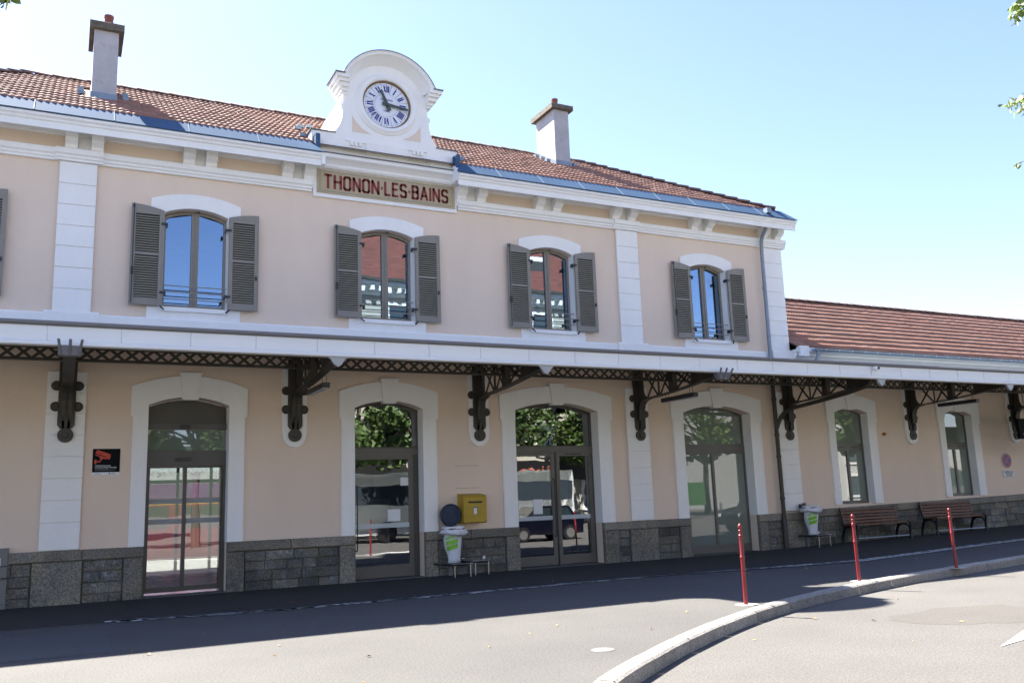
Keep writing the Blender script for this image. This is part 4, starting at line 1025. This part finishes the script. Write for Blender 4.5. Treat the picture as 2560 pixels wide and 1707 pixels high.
# rain pipe from the canopy tip to the wall, and dark downpipe
dk = thing('dark_downpipe', (17.80, -.16, 0), 'dark brown downpipe on the lower wall with a slanting branch from the canopy gutter', 'drainpipe')
q = MB(); q.tube([(17.80,-.16,.02),(17.80,-.16,4.72)], .058, 12); q.build('pipe', IRON, dk, smooth=True)
q = MB(); q.tube([(18.3,-3.22,4.40),(18.28,-3.2,4.30),(18.26,-3.05,4.16),(18.22,-2.37,4.04),(18.1,-1.4,3.92),(18.02,-.66,3.84),(17.95,-.4,3.76),(17.90,-.28,3.64),(17.84,-.2,3.42),(17.81,-.17,3.3)], .055, 12); q.build('slanting_branch', IRON, dk, smooth=True)
for z in (1.35, 2.5, 3.1, 4.1): MB().lathe([(.06, 0), (.072, .01), (.072, .07), (.06, .08)], (17.80, -.16, z), 12).build('collar', IRON, dk)
MB().lathe([(.075, 0), (.07, .95), (.058, .97)], (17.80, -.16, .01), 12).build('iron_foot', IRON, dk, smooth=True)
# security camera-like box on the fascia
o = MB().box(18.05, 18.20, -3.52, -3.441, 4.50, 4.585).build('fascia_sensor', PANEL, Cn); MB().box(18.14, 18.21, -3.53, -3.52, 4.51, 4.575).build('lens', BLACK, o)
# ------------------------------------------------------------------ things on and beside the wall
# video notice
t = thing('video_notice', (.76, -.01, 2.6), 'square black notice with red camera picture on the wall left of the sliding door', 'notice')
MB().box(.51, 1.00, -.02, -.001, 2.36, 2.87).build('board', PWHT, t)
MB().box(.511, .999, -.0225, -.0205, 2.42, 2.869).build('black_field', PBLK, t)
def P2(pts): return [(.51+.49*u/1100, 2.87-.45*v/900) for u, v in pts]
q = MB()
for pts in ([(170,50),(200,42),(740,230),(600,300),(560,310),(110,170),(130,110)],[(100,215),(130,215),(460,310),(540,340),(600,270),(730,280),(660,430),(590,370),(540,410),(450,380),(400,390),(330,460),(320,520),(160,520),(160,580),(80,580),(80,420),(160,420),(160,470),(290,470),(310,420),(290,320),(100,240)]):
    q.prism_y(P2(pts), -.0245, -.0227, back=False)
q.build('camera_picture', PRED, t)
for pts in ([(185,90),(215,90),(215,120),(185,120)],[(280,130),(300,130),(290,190),(270,190)],[(350,145),(370,145),(360,205),(340,205)]): MB().prism_y(P2(pts), -.0252, -.0247, back=False).build('camera_slot', PBLK, t)
text('heading', 'VOUS ENTREZ DANS', PWHT, t, .03, .56, 2.532, -.0235, width=.275, bold=.0006)
text('heading', 'UN ESPACE VIDÉO PROTÉGÉ.', PWHT, t, .03, .56, 2.498, -.0235, width=.385, bold=.0006)
q = MB()
for z, x1 in ((2.475,.80),(2.464,.93),(2.453,.88),(2.552,.66)): q.box(.56, x1, -.0235, -.0227, z, z+.004)
q.split('small_print', PGRY, t)
MB().lathe([(0, 0), (.015, 0), (.015, .002), (0, .002)], (.82, -.0225, 2.39), 12, 'y').build('logo_dot', PBLU, t)
q = MB()
for a, z, e in ((.56,2.395,.65),(.56,2.378,.68),(.845,2.395,.91),(.845,2.38,.94)): q.box(a, e, -.0212, -.0203, z, z+.007)
q.split('small_print', PGRY, t)
# post box
t = thing('post_box', (8.40, -.18, 1.12), 'yellow wall post box with a sloping top beside the round blue bin lid', 'post box')
q = MB(); q.prism_x([(-.001,1.13),(-.30,1.13),(-.345,1.15),(-.345,1.70),(-.30,1.745),(-.001,1.79)], 8.13, 8.70); q.build('body', YEL, t)
MB().box(8.16, 8.67, -.352, -.3455, 1.17, 1.69).build('door', YEL, t)
MB().box(8.24, 8.60, -.385, -.3525, 1.615, 1.645).build('slot_hood', YEL, t); MB().box(8.25, 8.59, -.3555, -.3525, 1.575, 1.614).build('slot', BLACK, t)
MB().box(8.38, 8.45, -.355, -.3525, 1.33, 1.50).build('sticker', PWHT, t); MB().box(8.38, 8.45, -.356, -.3552, 1.465, 1.495).build('sticker_logo', PBLU, t)
MB().lathe([(0, 0), (.008, 0), (0, -.003)], (8.22, -.3525, 1.47), 8, 'y').build('keyhole', BLACK, t)
q = MB()
for z in (1.18, 1.23): q.box(8.2, 8.62, -.354, -.3525, z, z+.006)
q.split('raised_rib', YEL, t)
# screw marks of removed boards
q = MB()
for z in (2.43, 1.92):
    for x in (8.10, 8.13, 8.62, 8.66): q.lathe([(0, 0), (.010, 0), (.010, -.004), (0, -.004)], (x, -.001, z), 6, 'y')
    q.box(8.1, 8.66, -.0025, -.0005, z-.004, z+.004)
o = q.build('screw_mark_rows', mat('mark_ochre', (.36, .27, .10), .8), label='two faint yellowish rows of screw marks on the wall above the post box', cat='wall marks')
# bag bins
def bag_bin(x, y, zt, label, labelid, lid):
    t = thing('waste_bin', (x, y, gz(x)), label, 'waste bin')
    MB().box(x-.04, x+.04, y+.20, y+.27, gz(x)+.0, zt+.12).build('post', GUT, t)
    q = MB(); q.tube([(x+.25*math.cos(a), y+.0+.22*math.sin(a), zt) for a in [2*PI*k/24 for k in range(25)]], .011, 6, False); q.bar((x, y+.21, zt), (x, y+.26, zt), .03); q.build('hoop', BLACK, t)
    rr = random.Random(int(x*7)); vs = []; N = 36
    rows = [(1.10, zt+.045), (1.13, zt+.03), (1.12, zt+.0), (1.20, zt-.05), (1.30, zt-.10), (1.20, zt-.13), (.93, zt-.12), (.88, zt-.25), (.80, zt-.40), (.66, zt-.55), (.58, zt-.66), (.62, zt-.745)]
    q = MB()
    for j, (s_, z) in enumerate(rows):
        for k in range(N):
            a = 2*PI*k/N; f = 1+.06*math.sin(5*a+j*.9)*(.3 if j < 3 else 1)+.05*math.sin(9*a-j*.5)*(0 if j < 3 else 1)+(.10*math.sin(2*a+1) if j in (4, 5) else 0)
            q.v.append((x+.232*s_*f*math.cos(a)+(.02 if j > 8 else 0)-.02*(j > 6), y+.205*s_*f*math.sin(a)*(1 if j < 6 else .8), z+(.03*math.sin(2*a+.8) if j in (4, 5) else 0)))
    q.f = [(j*N+k, j*N+(k+1) % N, (j+1)*N+(k+1) % N, (j+1)*N+k) for j in range(len(rows)-1) for k in range(N)]+[tuple(range((len(rows)-1)*N, len(rows)*N))]
    o = q.build('bag', BAG, t); smooth_mesh(o.data)
    MB().tube([(x+.262*math.cos(a), y+.235*math.sin(a), zt-.015) for a in [2*PI*k/28 for k in range(29)]], .008, 6, False).build('elastic_band', BLACK, t)
    # green print wraps the front of the bag
    def patch(a0, a1, zA, zB, tilt):
        q = MB(); n = 8
        def Rz(z):
            for (s0, z0), (s1, z1) in zip(rows[6:], rows[7:]):
                if z1 <= z <= z0: return s1+(s0-s1)*(z-z1)/(z0-z1)
            return .6
        for i in range(2):
            for k in range(n+1):
                a = math.radians(a0+(a1-a0)*k/n); z = (zA, zB)[i]+tilt*k/n; s_ = Rz(z)*1.13+.01
                q.v.append((x-.02+.232*s_*math.cos(a), y+.205*.8*s_*math.sin(a), z))
        q.f = [(k, k+1, n+2+k, n+1+k) for k in range(n)]; q.build('green_print', GREEN, t)
    patch(-150, -75, zt-.36, zt-.27, .05); patch(-150, -75, zt-.48, zt-.385, .06); patch(-150, -95, zt-.24, zt-.20, .05)
    if lid:
        MB().lathe([(0, .0), (.235, .0), (.25, .015), (.255, .05), (.235, .06), (.22, .035), (.12, .055), (0, .06)][::-1] and [(0, -.055), (.12, -.05), (.21, -.035), (.235, -.06), (.25, -.05), (.255, -.02), (.24, 0), (0, 0)], (x-.0, y+.16, zt+.29), 32, 'y').build('lid', NAVY, t, smooth=True)
    else: MB().box(x-.25, x-.13, y+.1, y+.20, zt-.02, zt+.09).build('lid_hinge', BLACK, t); MB().box(x-.2, x+.2, y+.17, y+.2, zt+.0, zt+.03).build('lid_back', NAVY, t)
    return t
bag_bin(7.86, -.36, 1.035, 'bag bin with open round dark blue lid beside the yellow post box', 0, True)
bag_bin(18.60, -.38, 1.12, 'bag bin with white and green bag by the corner pilaster and dark downpipe', 0, False)
# hoop seats
def hoop(x, w_, y1, z, label, single=None):
    g_ = gz(x); t = thing('perch_rail', (x, -.4, g_), label, 'rail'); z += g_
    pts = [(x-w_/2, -.06, z), (x-w_/2+.02, y1*.55, z)]+[(x-w_/2*math.cos(a), y1*.55+y1*.45*math.sin(a), z) for a in [PI*k/10 for k in range(1, 10)]]+[(x+w_/2-.02, y1*.55, z), (x+w_/2, -.06, z)]
    MB().tube(pts, .022, 8).build('hoop', BLACK, t, smooth=True)
    MB().bar((x-w_*.3, y1*.97, z+.022), (x+w_*.38, y1*.97, z+.022), .03, .01).build('steel_strip', STEEL, t)
    for xx in (x-w_*.2, x+w_*.32): MB().tube([(xx, y1*.93, g_), (xx, y1*.93, z)], .011, 8).build('leg', STEEL, t)
    for s in (-1, 1): MB().box(x+s*w_/2-.03, x+s*w_/2+.03, -.07, -.055, z+.0, z+.09).build('wall_plate', PWHT, t)
hoop(7.85, .72, -.82, .27, 'low black hoop rail with steel strip under the bag bin beside the post box')
hoop(8.42, .62, -.58, .29, 'low black hoop rail just right of the rail under the blue-lidded bin')
hoop(18.72, .80, -.66, .30, 'low hoop rail below the white and green bag bin at the corner')
# parking signs
t = thing('no_stopping_sign', (27.80, -.02, 2.31), 'round blue sign with red rim and red cross on the far wall', 'road sign')
MB().lathe([(0, 0), (.25, 0), (.25, .02), (0, .02)], (27.80, -.03, 2.31), 32, 'y').build('white_edge', PWHT, t)
MB().lathe([(0, 0), (.24, 0), (.24, .002), (0, .002)], (27.80, -.033, 2.31), 32, 'y').build('red_field', mat('sign_red', (.30, .012, .012), .4), t)
q = MB()
for k in range(4):
    a0 = 90*k; pts = []
    for a in range(-33, 34, 11): pts.append((27.8+.172*math.cos(math.radians(a0+a)), 2.31+.172*math.sin(math.radians(a0+a))))
    c = (27.8+.045*math.cos(math.radians(a0)), 2.31+.045*math.sin(math.radians(a0))); q.prism_y([c]+pts, -.0365, -.0335, back=False)
q.build('blue_quarters', PBLU, t)
t = thing('sign_plate', (27.83, -.02, 1.88), 'small white plate with three lines of text below the round sign', 'sign')
MB().bev(27.55, 28.11, -.03, -.005, 1.77, 1.99, .01).build('plate', PWHT, t)
for s, z, wd in (('INTERDIT SAUF', 1.925, .44), ('TRANSPORTS', 1.865, .40), ('DE FONDS', 1.80, .30)): text('text_line', s, PBLK, t, .055, 27.83-wd/2, z, -.032, width=wd, bold=.001)
# hanging direction sign
t = thing('hanging_sign', (27.6, -1.2, 3.2), 'black hanging direction sign with white down arrow under the canopy', 'sign')
MB().box(26.78, 28.6, -1.28, -1.20, 2.93, 3.56).build('panel', PBLK, t)
for x in (27.2, 28.2): MB().tube([(x, -1.24, 3.56), (x, -1.24, 4.62)], .012, 6).build('rod', BLACK, t)
q = MB(); q.bar((27.03,-1.284,3.20),(27.03,-1.284,3.03),.018,.004,upv=(0,1,0)); q.bar((26.96,-1.284,3.10),(27.03,-1.284,3.02),.018,.004,upv=(0,1,0)); q.bar((27.10,-1.284,3.10),(27.03,-1.284,3.02),.018,.004,upv=(0,1,0)); q.box(27.22,27.232,-1.284,-1.2805,3.0,3.22); q.build('arrow', PWHT, t)
MB().lathe([(.04, 0), (.055, 0), (.055, .003), (.04, .003)], (27.38, -1.284, 3.15), 16, 'y').build('symbol', mat('sign_green', (.15, .3, .05), .5), t)
# cabinet at the left
t = thing('meter_cabinet', (-1.15, -.05, 0), 'low grey metal cabinet with a small red and white sticker at the left edge', 'cabinet')
CAB = mat('cabinet_grey', (.155, .155, .145), .5, .06)
MB().bev(-1.52, -.80, -.14, -.001, .0, .75, .012).build('lower_door', CAB, t); MB().bev(-1.52, -.80, -.14, -.001, .756, 1.075, .012).build('upper_door', CAB, t)
MB().box(-.90, -.80, -.165, -.141, .53, .56).build('latch', BLACK, t); MB().box(-1.08, -.915, -.145, -.1405, .76, .90).build('sticker', PWHT, t); MB().box(-1.07, -.925, -.147, -.1455, .85, .88).build('sticker_stripe', PRED, t); MB().box(-1.07, -.925, -.147, -.1455, .78, .82).build('sticker_stripe', PRED, t)
MB().bev(-.86, -.84, -.15, -.1405, .08, .10, .004).build('vent', BLACK, t)
# benches
def bench(x0, x1, label, group):
    g = gz((x0+x1)/2); t = thing('park_bench', ((x0+x1)/2, -.45, g), label, 'bench', group)
    IR = mat('bench_iron', (.012, .022, .02), .45)
    for x in (x0+.04, x1-.04):
        q = MB(); W_ = .05
        def flat(pts, wd):
            for a, c in zip(pts, pts[1:]): 
                A, C = Vector((x, *a)), Vector((x, *c)); d = (C-A).normalized()*wd*.3; q.bar(A-d, C+d, W_, wd)
        flat([(-.20, g+.93), (-.215, g+.86), (-.27, g+.62), (-.32, g+.47), (-.40, g+.44)], .055)
        flat([(-.33, g+.44), (-.27, g+.30), (-.22, g+.15), (-.20, g)], .06)
        flat([(-.22, g+.2), (-.30, g+.36), (-.42, g+.43)], .04)
        flat([(-.30, g+.46), (-.46, g+.44), (-.60, g+.47), (-.70, g+.50), (-.745, g+.47), (-.74, g+.40), (-.715, g+.2), (-.72, g)], .055)
        flat([(-.71, g+.3), (-.64, g+.40), (-.52, g+.43)], .035)
        q.build('end_frame', IR, t)
    for k in range(5):
        u = k/4.3; y = -.225-.085*u; z = g+.90-.085*k-.005
        MB().bar((x0, y, z), (x1, y, z), .028, .058, upv=(0, .3, 1)).build('back_slat', WOOD, t)
    for k in range(5):
        y = -.37-.082*k; MB().bar((x0, y, g+.482+.006*k-(.02 if k == 4 else 0)), (x1, y, g+.482+.006*k-(.02 if k == 4 else 0)), .062, .03).build('seat_slat', WOOD, t)
    MB().tube([(x0, -.70, g+.12), (x1, -.70, g+.12)], .012, 8).build('foot_rail', STEEL, t)
bench(19.85, 22.1, 'wooden slat bench below the first arched window right of the corner', 'benches along the wing wall')
bench(23.15, 25.45, 'wooden slat bench farther along the wall, behind the third red bollard', 'benches along the wing wall')
# bollards
def bollard_mesh():
    R = 1.0; prof = [(.046, 0), (.046, .02), (.043, .62), (.044, .655), (.052, .66), (.055, .675), (.052, .69), (.044, .695), (.050, .705), (.043, .715), (.040, .93), (.040, .945), (.048, .95), (.050, .96), (.044, .97), (.050, .98), (.048, .992), (.036, 1.0), (.033, 1.045), (.042, 1.05), (.043, 1.062), (.030, 1.07), (.028, 1.078)]+[(.046*math.sin(math.radians(a)), 1.112-.046*math.cos(math.radians(a))) for a in range(40, 181, 14)]+[(0, 1.158)]
    return prof
prof = [(r_*.68, h_) for r_, h_ in bollard_mesh()]
def bollard(x, y, lean, label):
    g = gz(x); t = thing('bollard', (x, y, g), label, 'bollard', 'red bollards along the kerb')
    p = MB().lathe(prof, (x, y, g), 20); p.v = [(a+lean*(c-g), b_, c) for a, b_, c in p.v]; p.build('post', RED, t, smooth=True)
    rr = random.Random(int(x)); N = 18
    q = MB(); q.v = [(x, y, g+.007)]+[(x+(.20+rr.uniform(-.03, .03))*math.cos(2*PI*k/N), y+(.14+rr.uniform(-.02, .02))*math.sin(2*PI*k/N), g+.006) for k in range(N)]; q.f = [(0, 1+k, 1+(k+1) % N) for k in range(N)]
    q.build('concrete_base', mat('base_concrete', (.40, .39, .36), .9, .15, 8), t)
bollard(8.98, -8.57, 0, 'nearest slim red bollard, standing where the pavement turns sunlit')
bollard(12.60, -7.37, -.01, 'middle red bollard, in front of the nearer bench')
bollard(15.71, -6.95, -.02, 'farthest red bollard, in front of the farther bench')

# ------------------------------------------------------------------ platform side, seen through the lobby
MB().box(-20, 40, YB+.35, 15.2, -.06, .0).build('platform', mat('platform_paving', (.42, .41, .38), .9, .1, 2), kind='structure')
MB().box(-20, 40, 14.7, 15.0, .001, .008).build('platform_edge_line', WPAINT, kind='structure')
T = thing('red_train', (0, 17, -.7), 'red train with yellow and purple stripes standing behind the station, seen through the sliding door', 'train')
TRED = mat('train_red', (.30, .028, .035), .3); TY = mat('train_yellow', (.7, .42, .02), .4); TP = mat('train_purple', (.18, .05, .25), .4)
q = MB(); q.prism_x([(15.7,-.3),(15.65,.3),(15.65,2.0),(15.75,2.6),(16.1,3.0),(18.0,3.0),(18.3,2.4),(18.3,-.3)], -14, 7.6); q.build('body', TRED, T)
MB().box(-14, 7.6, 15.62, 15.648, 1.86, 1.995).build('yellow_stripe', TY, T); MB().prism_x([(15.61,2.09),(15.645,2.09),(15.745,2.6),(15.71,2.6)], -14, 7.6).build('purple_stripe', TP, T)
MB().prism_x([(15.72,2.61),(15.755,2.61),(16.1,3.02),(16.1,3.06)], -14, 7.6).build('roof_edge', PWHT, T)
for x in (-12.5, -9.5, -6.5, -3.5, -.5, 2.2, 4.0): MB().box(x, x+1.3, 15.63, 15.648, 1.0, 1.8).build('window', FRAMED, T)
text('wheelchair_symbol', 'O', PWHT, T, .28, 1.75, 2.15, 15.6); 
for x in (-11, -3, 3.5):
    for dx in (0, 1.8): MB().lathe([(0, 0), (.42, 0), (.42, .12), (0, .12)], (x+dx, 15.75, -.55), 16, 'y').build('wheel', BLACK, T)

# ------------------------------------------------------------------ across the street (behind the camera, mirrored in the panes)
def opp(name, x0, x1, yf, hE, hR, wallm, roofm, label, floors, ncol, dormers=True, cornice=True):
    T = thing(name, ((x0+x1)/2, yf, 0), label, 'building')
    MB().box(x0, x1, yf-9, yf, -.14, hE).build('wall', wallm, T)
    MB().prism_x([(yf+.5,hE+.01),(yf-2.2,hR),(yf-6.8,hR),(yf-9.5,hE+.01)], x0-.3, x1+.3).build('roof', roofm, T)
    if cornice:
        MB().prism_x([(yf+.001,hE-.9),(yf+.12,hE-.9),(yf+.2,hE-.5),(yf+.55,hE-.35),(yf+.6,hE),(yf+.001,hE)], x0-.1, x1+.1).build('cornice', WHITE, T)
        q = MB(); x = x0+.3
        while x < x1-.2: q.box(x, x+.22, yf+.2, yf+.5, hE-.75, hE-.42); x += .55
        q.build('modillion_row', WHITE, T)
        MB().box(x0-.2, x1+.2, yf+.55, yf+.75, hE-.12, hE+.06).build('gutter', FRAMED, T)
    fh = (hE-1)/floors; dx = (x1-x0)/ncol
    for f in range(floors):
        for k in range(ncol):
            cx = x0+dx*(k+.5); z0 = .9+fh*f
            q = MB(); rect(q, cx-.75, cx+.75, z0-.1, z0+fh*.66, yf+.001, yf+.10, .16); wf = q.build('window', WHITE, T)
            MB().box(cx-.585, cx+.585, yf+.001, yf+.03, z0+.06, z0+fh*.66-.165).build('pane', mat('far_pane', (.05, .07, .08), .1), wf)
    if dormers:
        for k in range(ncol):
            if k % 2: continue
            cx = x0+dx*(k+.5); sl_ = (hR-hE)/2.7
            MB().box(cx-.8, cx+.8, yf-2.4, yf-.4, hE+.5, hE+2.6).build('dormer', WHITE, T); MB().box(cx-.55, cx+.55, yf-.4, yf-.37, hE+.8, hE+2.3).build('dormer_window', FRAMED, T)
    return T
RT = mat('red_roof', (.13, .036, .024), .8, .35, 5, .8, 6, fine=.3, fscale=4, stretch=(.5, 1, 6))
CREAM = mat('cream_render', (.42, .40, .34), .9, .05)
o = opp('corner_house', 12.5, 32, -29.5, 14.6, 19.5, CREAM, RT, 'cream corner house with red tile roof across the street, mirrored in the upper windows', 4, 6)
MB().box(22.5, 30, -29.49, -29.2, 2.7, 3.9).build('shop_fascia', BLACK, o)
tx = text('shop_lettering', 'Ristora', mat('letter_pink', (.5, .16, .12), .6), o, 1.0, 27.6, 2.95, -29.15, width=3.6, rotz=PI)
o2 = opp('gabled_house', 47, 60, -34, 9.0, 14.0, mat('grey_render', (.5, .5, .48), .9), mat('brown_roof', (.25, .13, .08), .9), 'grey gabled house farther along the street, mirrored in the right upper window', 3, 4, False)
o3 = opp('pale_house', -20, 5, -42, 8.0, 11.0, CREAM, RT, 'low pale house across the square to the left', 2, 7, False, False)
def leafball(q, c, r, n, s, rr):
    for k in range(n):
        while True:
            p = Vector((rr.uniform(-1, 1), rr.uniform(-1, 1), rr.uniform(-1, 1)))
            if p.length < 1: break
        if p.length < .55 and rr.random() < .6: p = p.normalized()*rr.uniform(.6, 1)
        p = Vector((c[0]+p.x*r[0], c[1]+p.y*r[1], c[2]+p.z*r[2])); 
        u = Vector((rr.gauss(0, 1), rr.gauss(0, 1), rr.gauss(0, .5))).normalized(); v = u.cross(Vector((rr.gauss(0, 1), rr.gauss(0, 1), rr.gauss(0, 1)))).normalized(); sc_ = s*rr.uniform(.7, 1.3)
        i = len(q.v); q.v += [tuple(p-u*sc_), tuple(p+v*sc_*.6), tuple(p+u*sc_), tuple(p-v*sc_*.6)]; q.f.append((i, i+1, i+2, i+3))
def tree_proto(seed, H, R, loc, label, nl=240, leaf=.17, cats='tree', group=None, clumps=34):
    rr = random.Random(seed); t = thing('linden_tree', loc, label, cats, group); x, y, z = loc
    q = MB(); q.tube([(x, y, z-.1), (x+.05, y, z+H*.2), (x-.05, y+.05, z+H*.42), (x, y, z+H*.8)], [.24, .18, .14, .04], 8)
    C = []
    for k in range(clumps):
        a = rr.uniform(0, 2*PI); e = rr.uniform(-.75, 1); rad = R*math.sqrt(max(.05, 1-e*e))*rr.uniform(.45, 1); c = (x+rad*math.cos(a), y+rad*math.sin(a), z+H*.66+e*H*.30); C.append(c)
        st = z+H*rr.uniform(.35, .6); q.tube([(x, y, st), ((x+c[0])/2, (y+c[1])/2, (st+c[2])/2+.1), c], [.07, .04, .012], 5, False)
    q.build('trunk', BARK, t)
    q = MB()
    for c in C: s_ = rr.uniform(.28, .45)*R*.75; leafball(q, c, (s_, s_, s_*.7), nl, leaf, rr)
    me = bpy.data.meshes.new('crown'); me.from_pydata(q.v, [], q.f); me.materials.append(LEAF); link('crown', me, t)
    return t
t0 = tree_proto(2, 9.5, 3.6, (13.5, -25.6, -.14), 'tall linden tree across the street opposite the second door', group='linden trees across the street')
for i, (x, y, rz, lb) in enumerate(((20.5, -25.0, 1.2, 'second linden across the street, in front of the corner house'), (28.5, -25.4, 2.6, 'third linden across the street, at the end of the corner house'), (36.0, -25, 4.0, 'fourth linden across the street'), (43.5, -25.5, 5.1, 'fifth linden across the street'), (6.0, -27, 3.3, 'linden across the street left of the corner house'), (52, -25, .4, 'farthest linden across the street'))):
    copy_tree(t0, loc=(x, y, -.14), rz=rz, label=lb)
# vehicles mirrored in the doors
def vehicle(name, loc, L, W, H, m, label, rz=0, van=False):
    x, y, z = loc; t = thing(name, loc, label, 'car')
    y0, y1 = y-W/2, y+W/2
    body = [(x-L/2, z+.30), (x-L/2, z+.70), (x-L*.46, z+.85), (x-L*.26, z+.98), (x+L*.40, z+1.02), (x+L/2, z+.95), (x+L/2, z+.30)]
    q = MB(); q.prism_y(body, y0, y1); q.build('body', m, t)
    q = MB(); cab = [(x-L*.26, z+.98), (x-L*.12, z+H-.06), (x-L*.05, z+H), (x+L*.32, z+H), (x+L*.42, z+1.01)]
    q.prism_y(cab, y0+.12, y1-.12); q.build('cabin', m, t)
    for yy in (y0+.115, y1-.12):
        MB().prism_y([(x-L*.22, z+1.02), (x-L*.11, z+H-.10), (x+L*.08, z+H-.08), (x+L*.08, z+1.02)], yy, yy+.006).build('side_window', mat('car_glass', (.02, .03, .035), .05), t)
        MB().prism_y([(x+L*.10, z+1.02), (x+L*.10, z+H-.08), (x+L*.30, z+H-.08), (x+L*.38, z+1.02)], yy, yy+.006).build('side_window', MATS['car_glass'], t)
    for sx in (-.31, .31):
        for yy in (y0-.01, y1-.19):
            wh = MB().lathe([(0, 0), (.31, 0), (.32, .03), (.32, .17), (.31, .2), (0, .2)], (x+sx*L, yy, z+.32), 20, 'y').build('wheel', BLACK, t); MB().lathe([(0, 0), (.19, 0), (.19, .006), (0, .006)], (x+sx*L, yy-.008 if yy < y else yy+.202, z+.32), 14, 'y').build('rim', STEEL, wh)
    for yy in (y0+.15, y1-.35): MB().box(x-L/2-.01, x-L/2+.05, yy, yy+.2, z+.62, z+.74).build('headlight', PWHT, t)
    return t
vehicle('small_car', (17.8, -13.6, -.14), 3.5, 1.6, 1.45, mat('car_blue', (.003, .0035, .010), .2, coat=.8), 'small dark blue car parked on the street outside the right picture edge')
vehicle('people_carrier', (25.6, -8.2, .03), 4.3, 1.75, 1.75, mat('car_black', (.02, .022, .024), .2, coat=.8), 'dark people carrier parked by the kerb beyond the right picture edge')
# white coach
t = thing('white_coach', (18, -21.5, -.14), 'white coach parked across the street, mirrored in the doors', 'coach')
MB().bev(11.5, 23.5, -22.7, -20.2, .25, 3.0, .08).build('body', PANEL, t); MB().box(11.6, 23.4, -20.19, -20.17, 1.55, 2.45).build('window_band', mat('coach_glass', (.03, .04, .05), .06), t)
for x in (13.5, 21): MB().lathe([(0, 0), (.48, 0), (.48, .2), (0, .2)], (x, -20.4, .34), 18, 'y').build('wheel', BLACK, t)
t = thing('green_billboard', (33, -22, 0), 'bright green street billboard across the street, mirrored in the frosted screen', 'billboard')
MB().box(30.5, 33.4, -22.1, -21.95, .9, 2.2).build('panel', mat('billboard_green', (.03, .10, .022), .6), t)
for x in (31, 34.5): MB().box(x, x+.12, -22.1, -21.98, -.14, .999).build('post', GUT, t)

# ------------------------------------------------------------------ branches that reach into the frame
def ray(px, py, Y):
    d = fw*2213.26 + r2*(px-1280) - u2*(py-853.5); d = d/d.y; return CAM+d*Y
def leafy(q, qb, p, rr, n=14, s=.075, spread=.16):
    for k in range(n):
        c = p+Vector((rr.gauss(0, spread), rr.gauss(0, spread), rr.gauss(0, spread*.8))); u = Vector((rr.gauss(0, 1), rr.gauss(0, 1), -.7+rr.gauss(0, .5))).normalized()
        v = u.cross(Vector((rr.gauss(0, 1), rr.gauss(0, 1), rr.gauss(0, 1)))).normalized(); nn = u.cross(v)*.15; L = s*rr.uniform(.7, 1.2)
        if rr.random() < .6: q.add([c, c+u*L*.45+v*L*.48-nn*L, c+u*L*1.0+v*L*.3, c+u*L*1.35, c+u*L*1.0-v*L*.3, c+u*L*.45-v*L*.48-nn*L, c+u*L*.6], [(0,1,6),(1,2,6),(2,3,6),(3,4,6),(4,5,6),(5,0,6)])
        else: qb.add([c, c+u*L*.8+v*L*.14, c+u*L*1.5+v*L*.05, c+u*L*1.5-v*L*.08, c+u*L*.7-v*L*.14], [(0,1,2,3,4)])
tr = tree_proto(9, 8.5, 3.0, (14.2, -17.2, -.14), 'linden tree at the right whose leafy twigs hang into the picture edge', nl=120, clumps=22)
rr = random.Random(21); q = MB(); qb = MB(); tw = MB()
for pts, n in (([(2700,150),(2620,215),(2570,240),(2535,250)], 3), ([(2720,-60),(2620,-10),(2570,10),(2548,18)], 3), ([(2700,380),(2600,400),(2566,412)], 1)):
    P_ = [ray(a, b_, 4.6) for a, b_ in pts]; tw.tube([ray(3000, 60, 4.2)]+P_, [.02]+[.012-.002*i for i in range(len(P_))], 6)
    for a, b_ in zip(P_, P_[1:]):
        for k in range(6): leafy(q, qb, a+(b_-a)*rr.random()+Vector((0, 0, -.03)), rr, 11 if n == 3 else 3, .06, .055)
tw.build('twig', BARK, tr); LEAFN = mat('leaf_near', (.15, .22, .04), .5, .25, 9); q.build('twig_leaves', LEAFN, tr); o = qb.build('twig_bracts', BRACT, tr); o['kind'] = 'stuff'
tl = tree_proto(12, 8.0, 2.6, (-6.5, -21, 0), 'linden tree at the left whose lowest leaves touch the top left corner', nl=120, clumps=20)
q = MB(); qb = MB(); tw = MB(); P_ = [ray(a, b_, 5.0) for a, b_ in ((-500, -300), (-150, -90), (0, -22), (35, -6))]; tw.tube(P_, [.03, .014, .008, .005], 6)
for k in range(6): leafy(q, qb, P_[2]+(P_[3]-P_[2])*rr.random()*.8+Vector((0, 0, .01)), rr, 4, .05, .03)
tw.build('twig', BARK, tl); q.build('twig_leaves', LEAFN, tl); o = qb.build('twig_bracts', BRACT, tl); o['kind'] = 'stuff'
# hills / far street so the ground never ends on bare sky in reflections
q = MB(); hx = [-400+40*k for k in range(21)]; q.add([(x, -250, -1) for x in hx]+[(x, -300, 18+14*noise.noise(Vector((x*.012, 0, 3)))) for x in hx], [(k, k+1, 22+k, 21+k) for k in range(20)]); q.build('hills', mat('hill_green', (.02, .032, .02), .95, .2, .05), kind='structure')
print('slats', nsl, 'objects', len(bpy.data.objects))
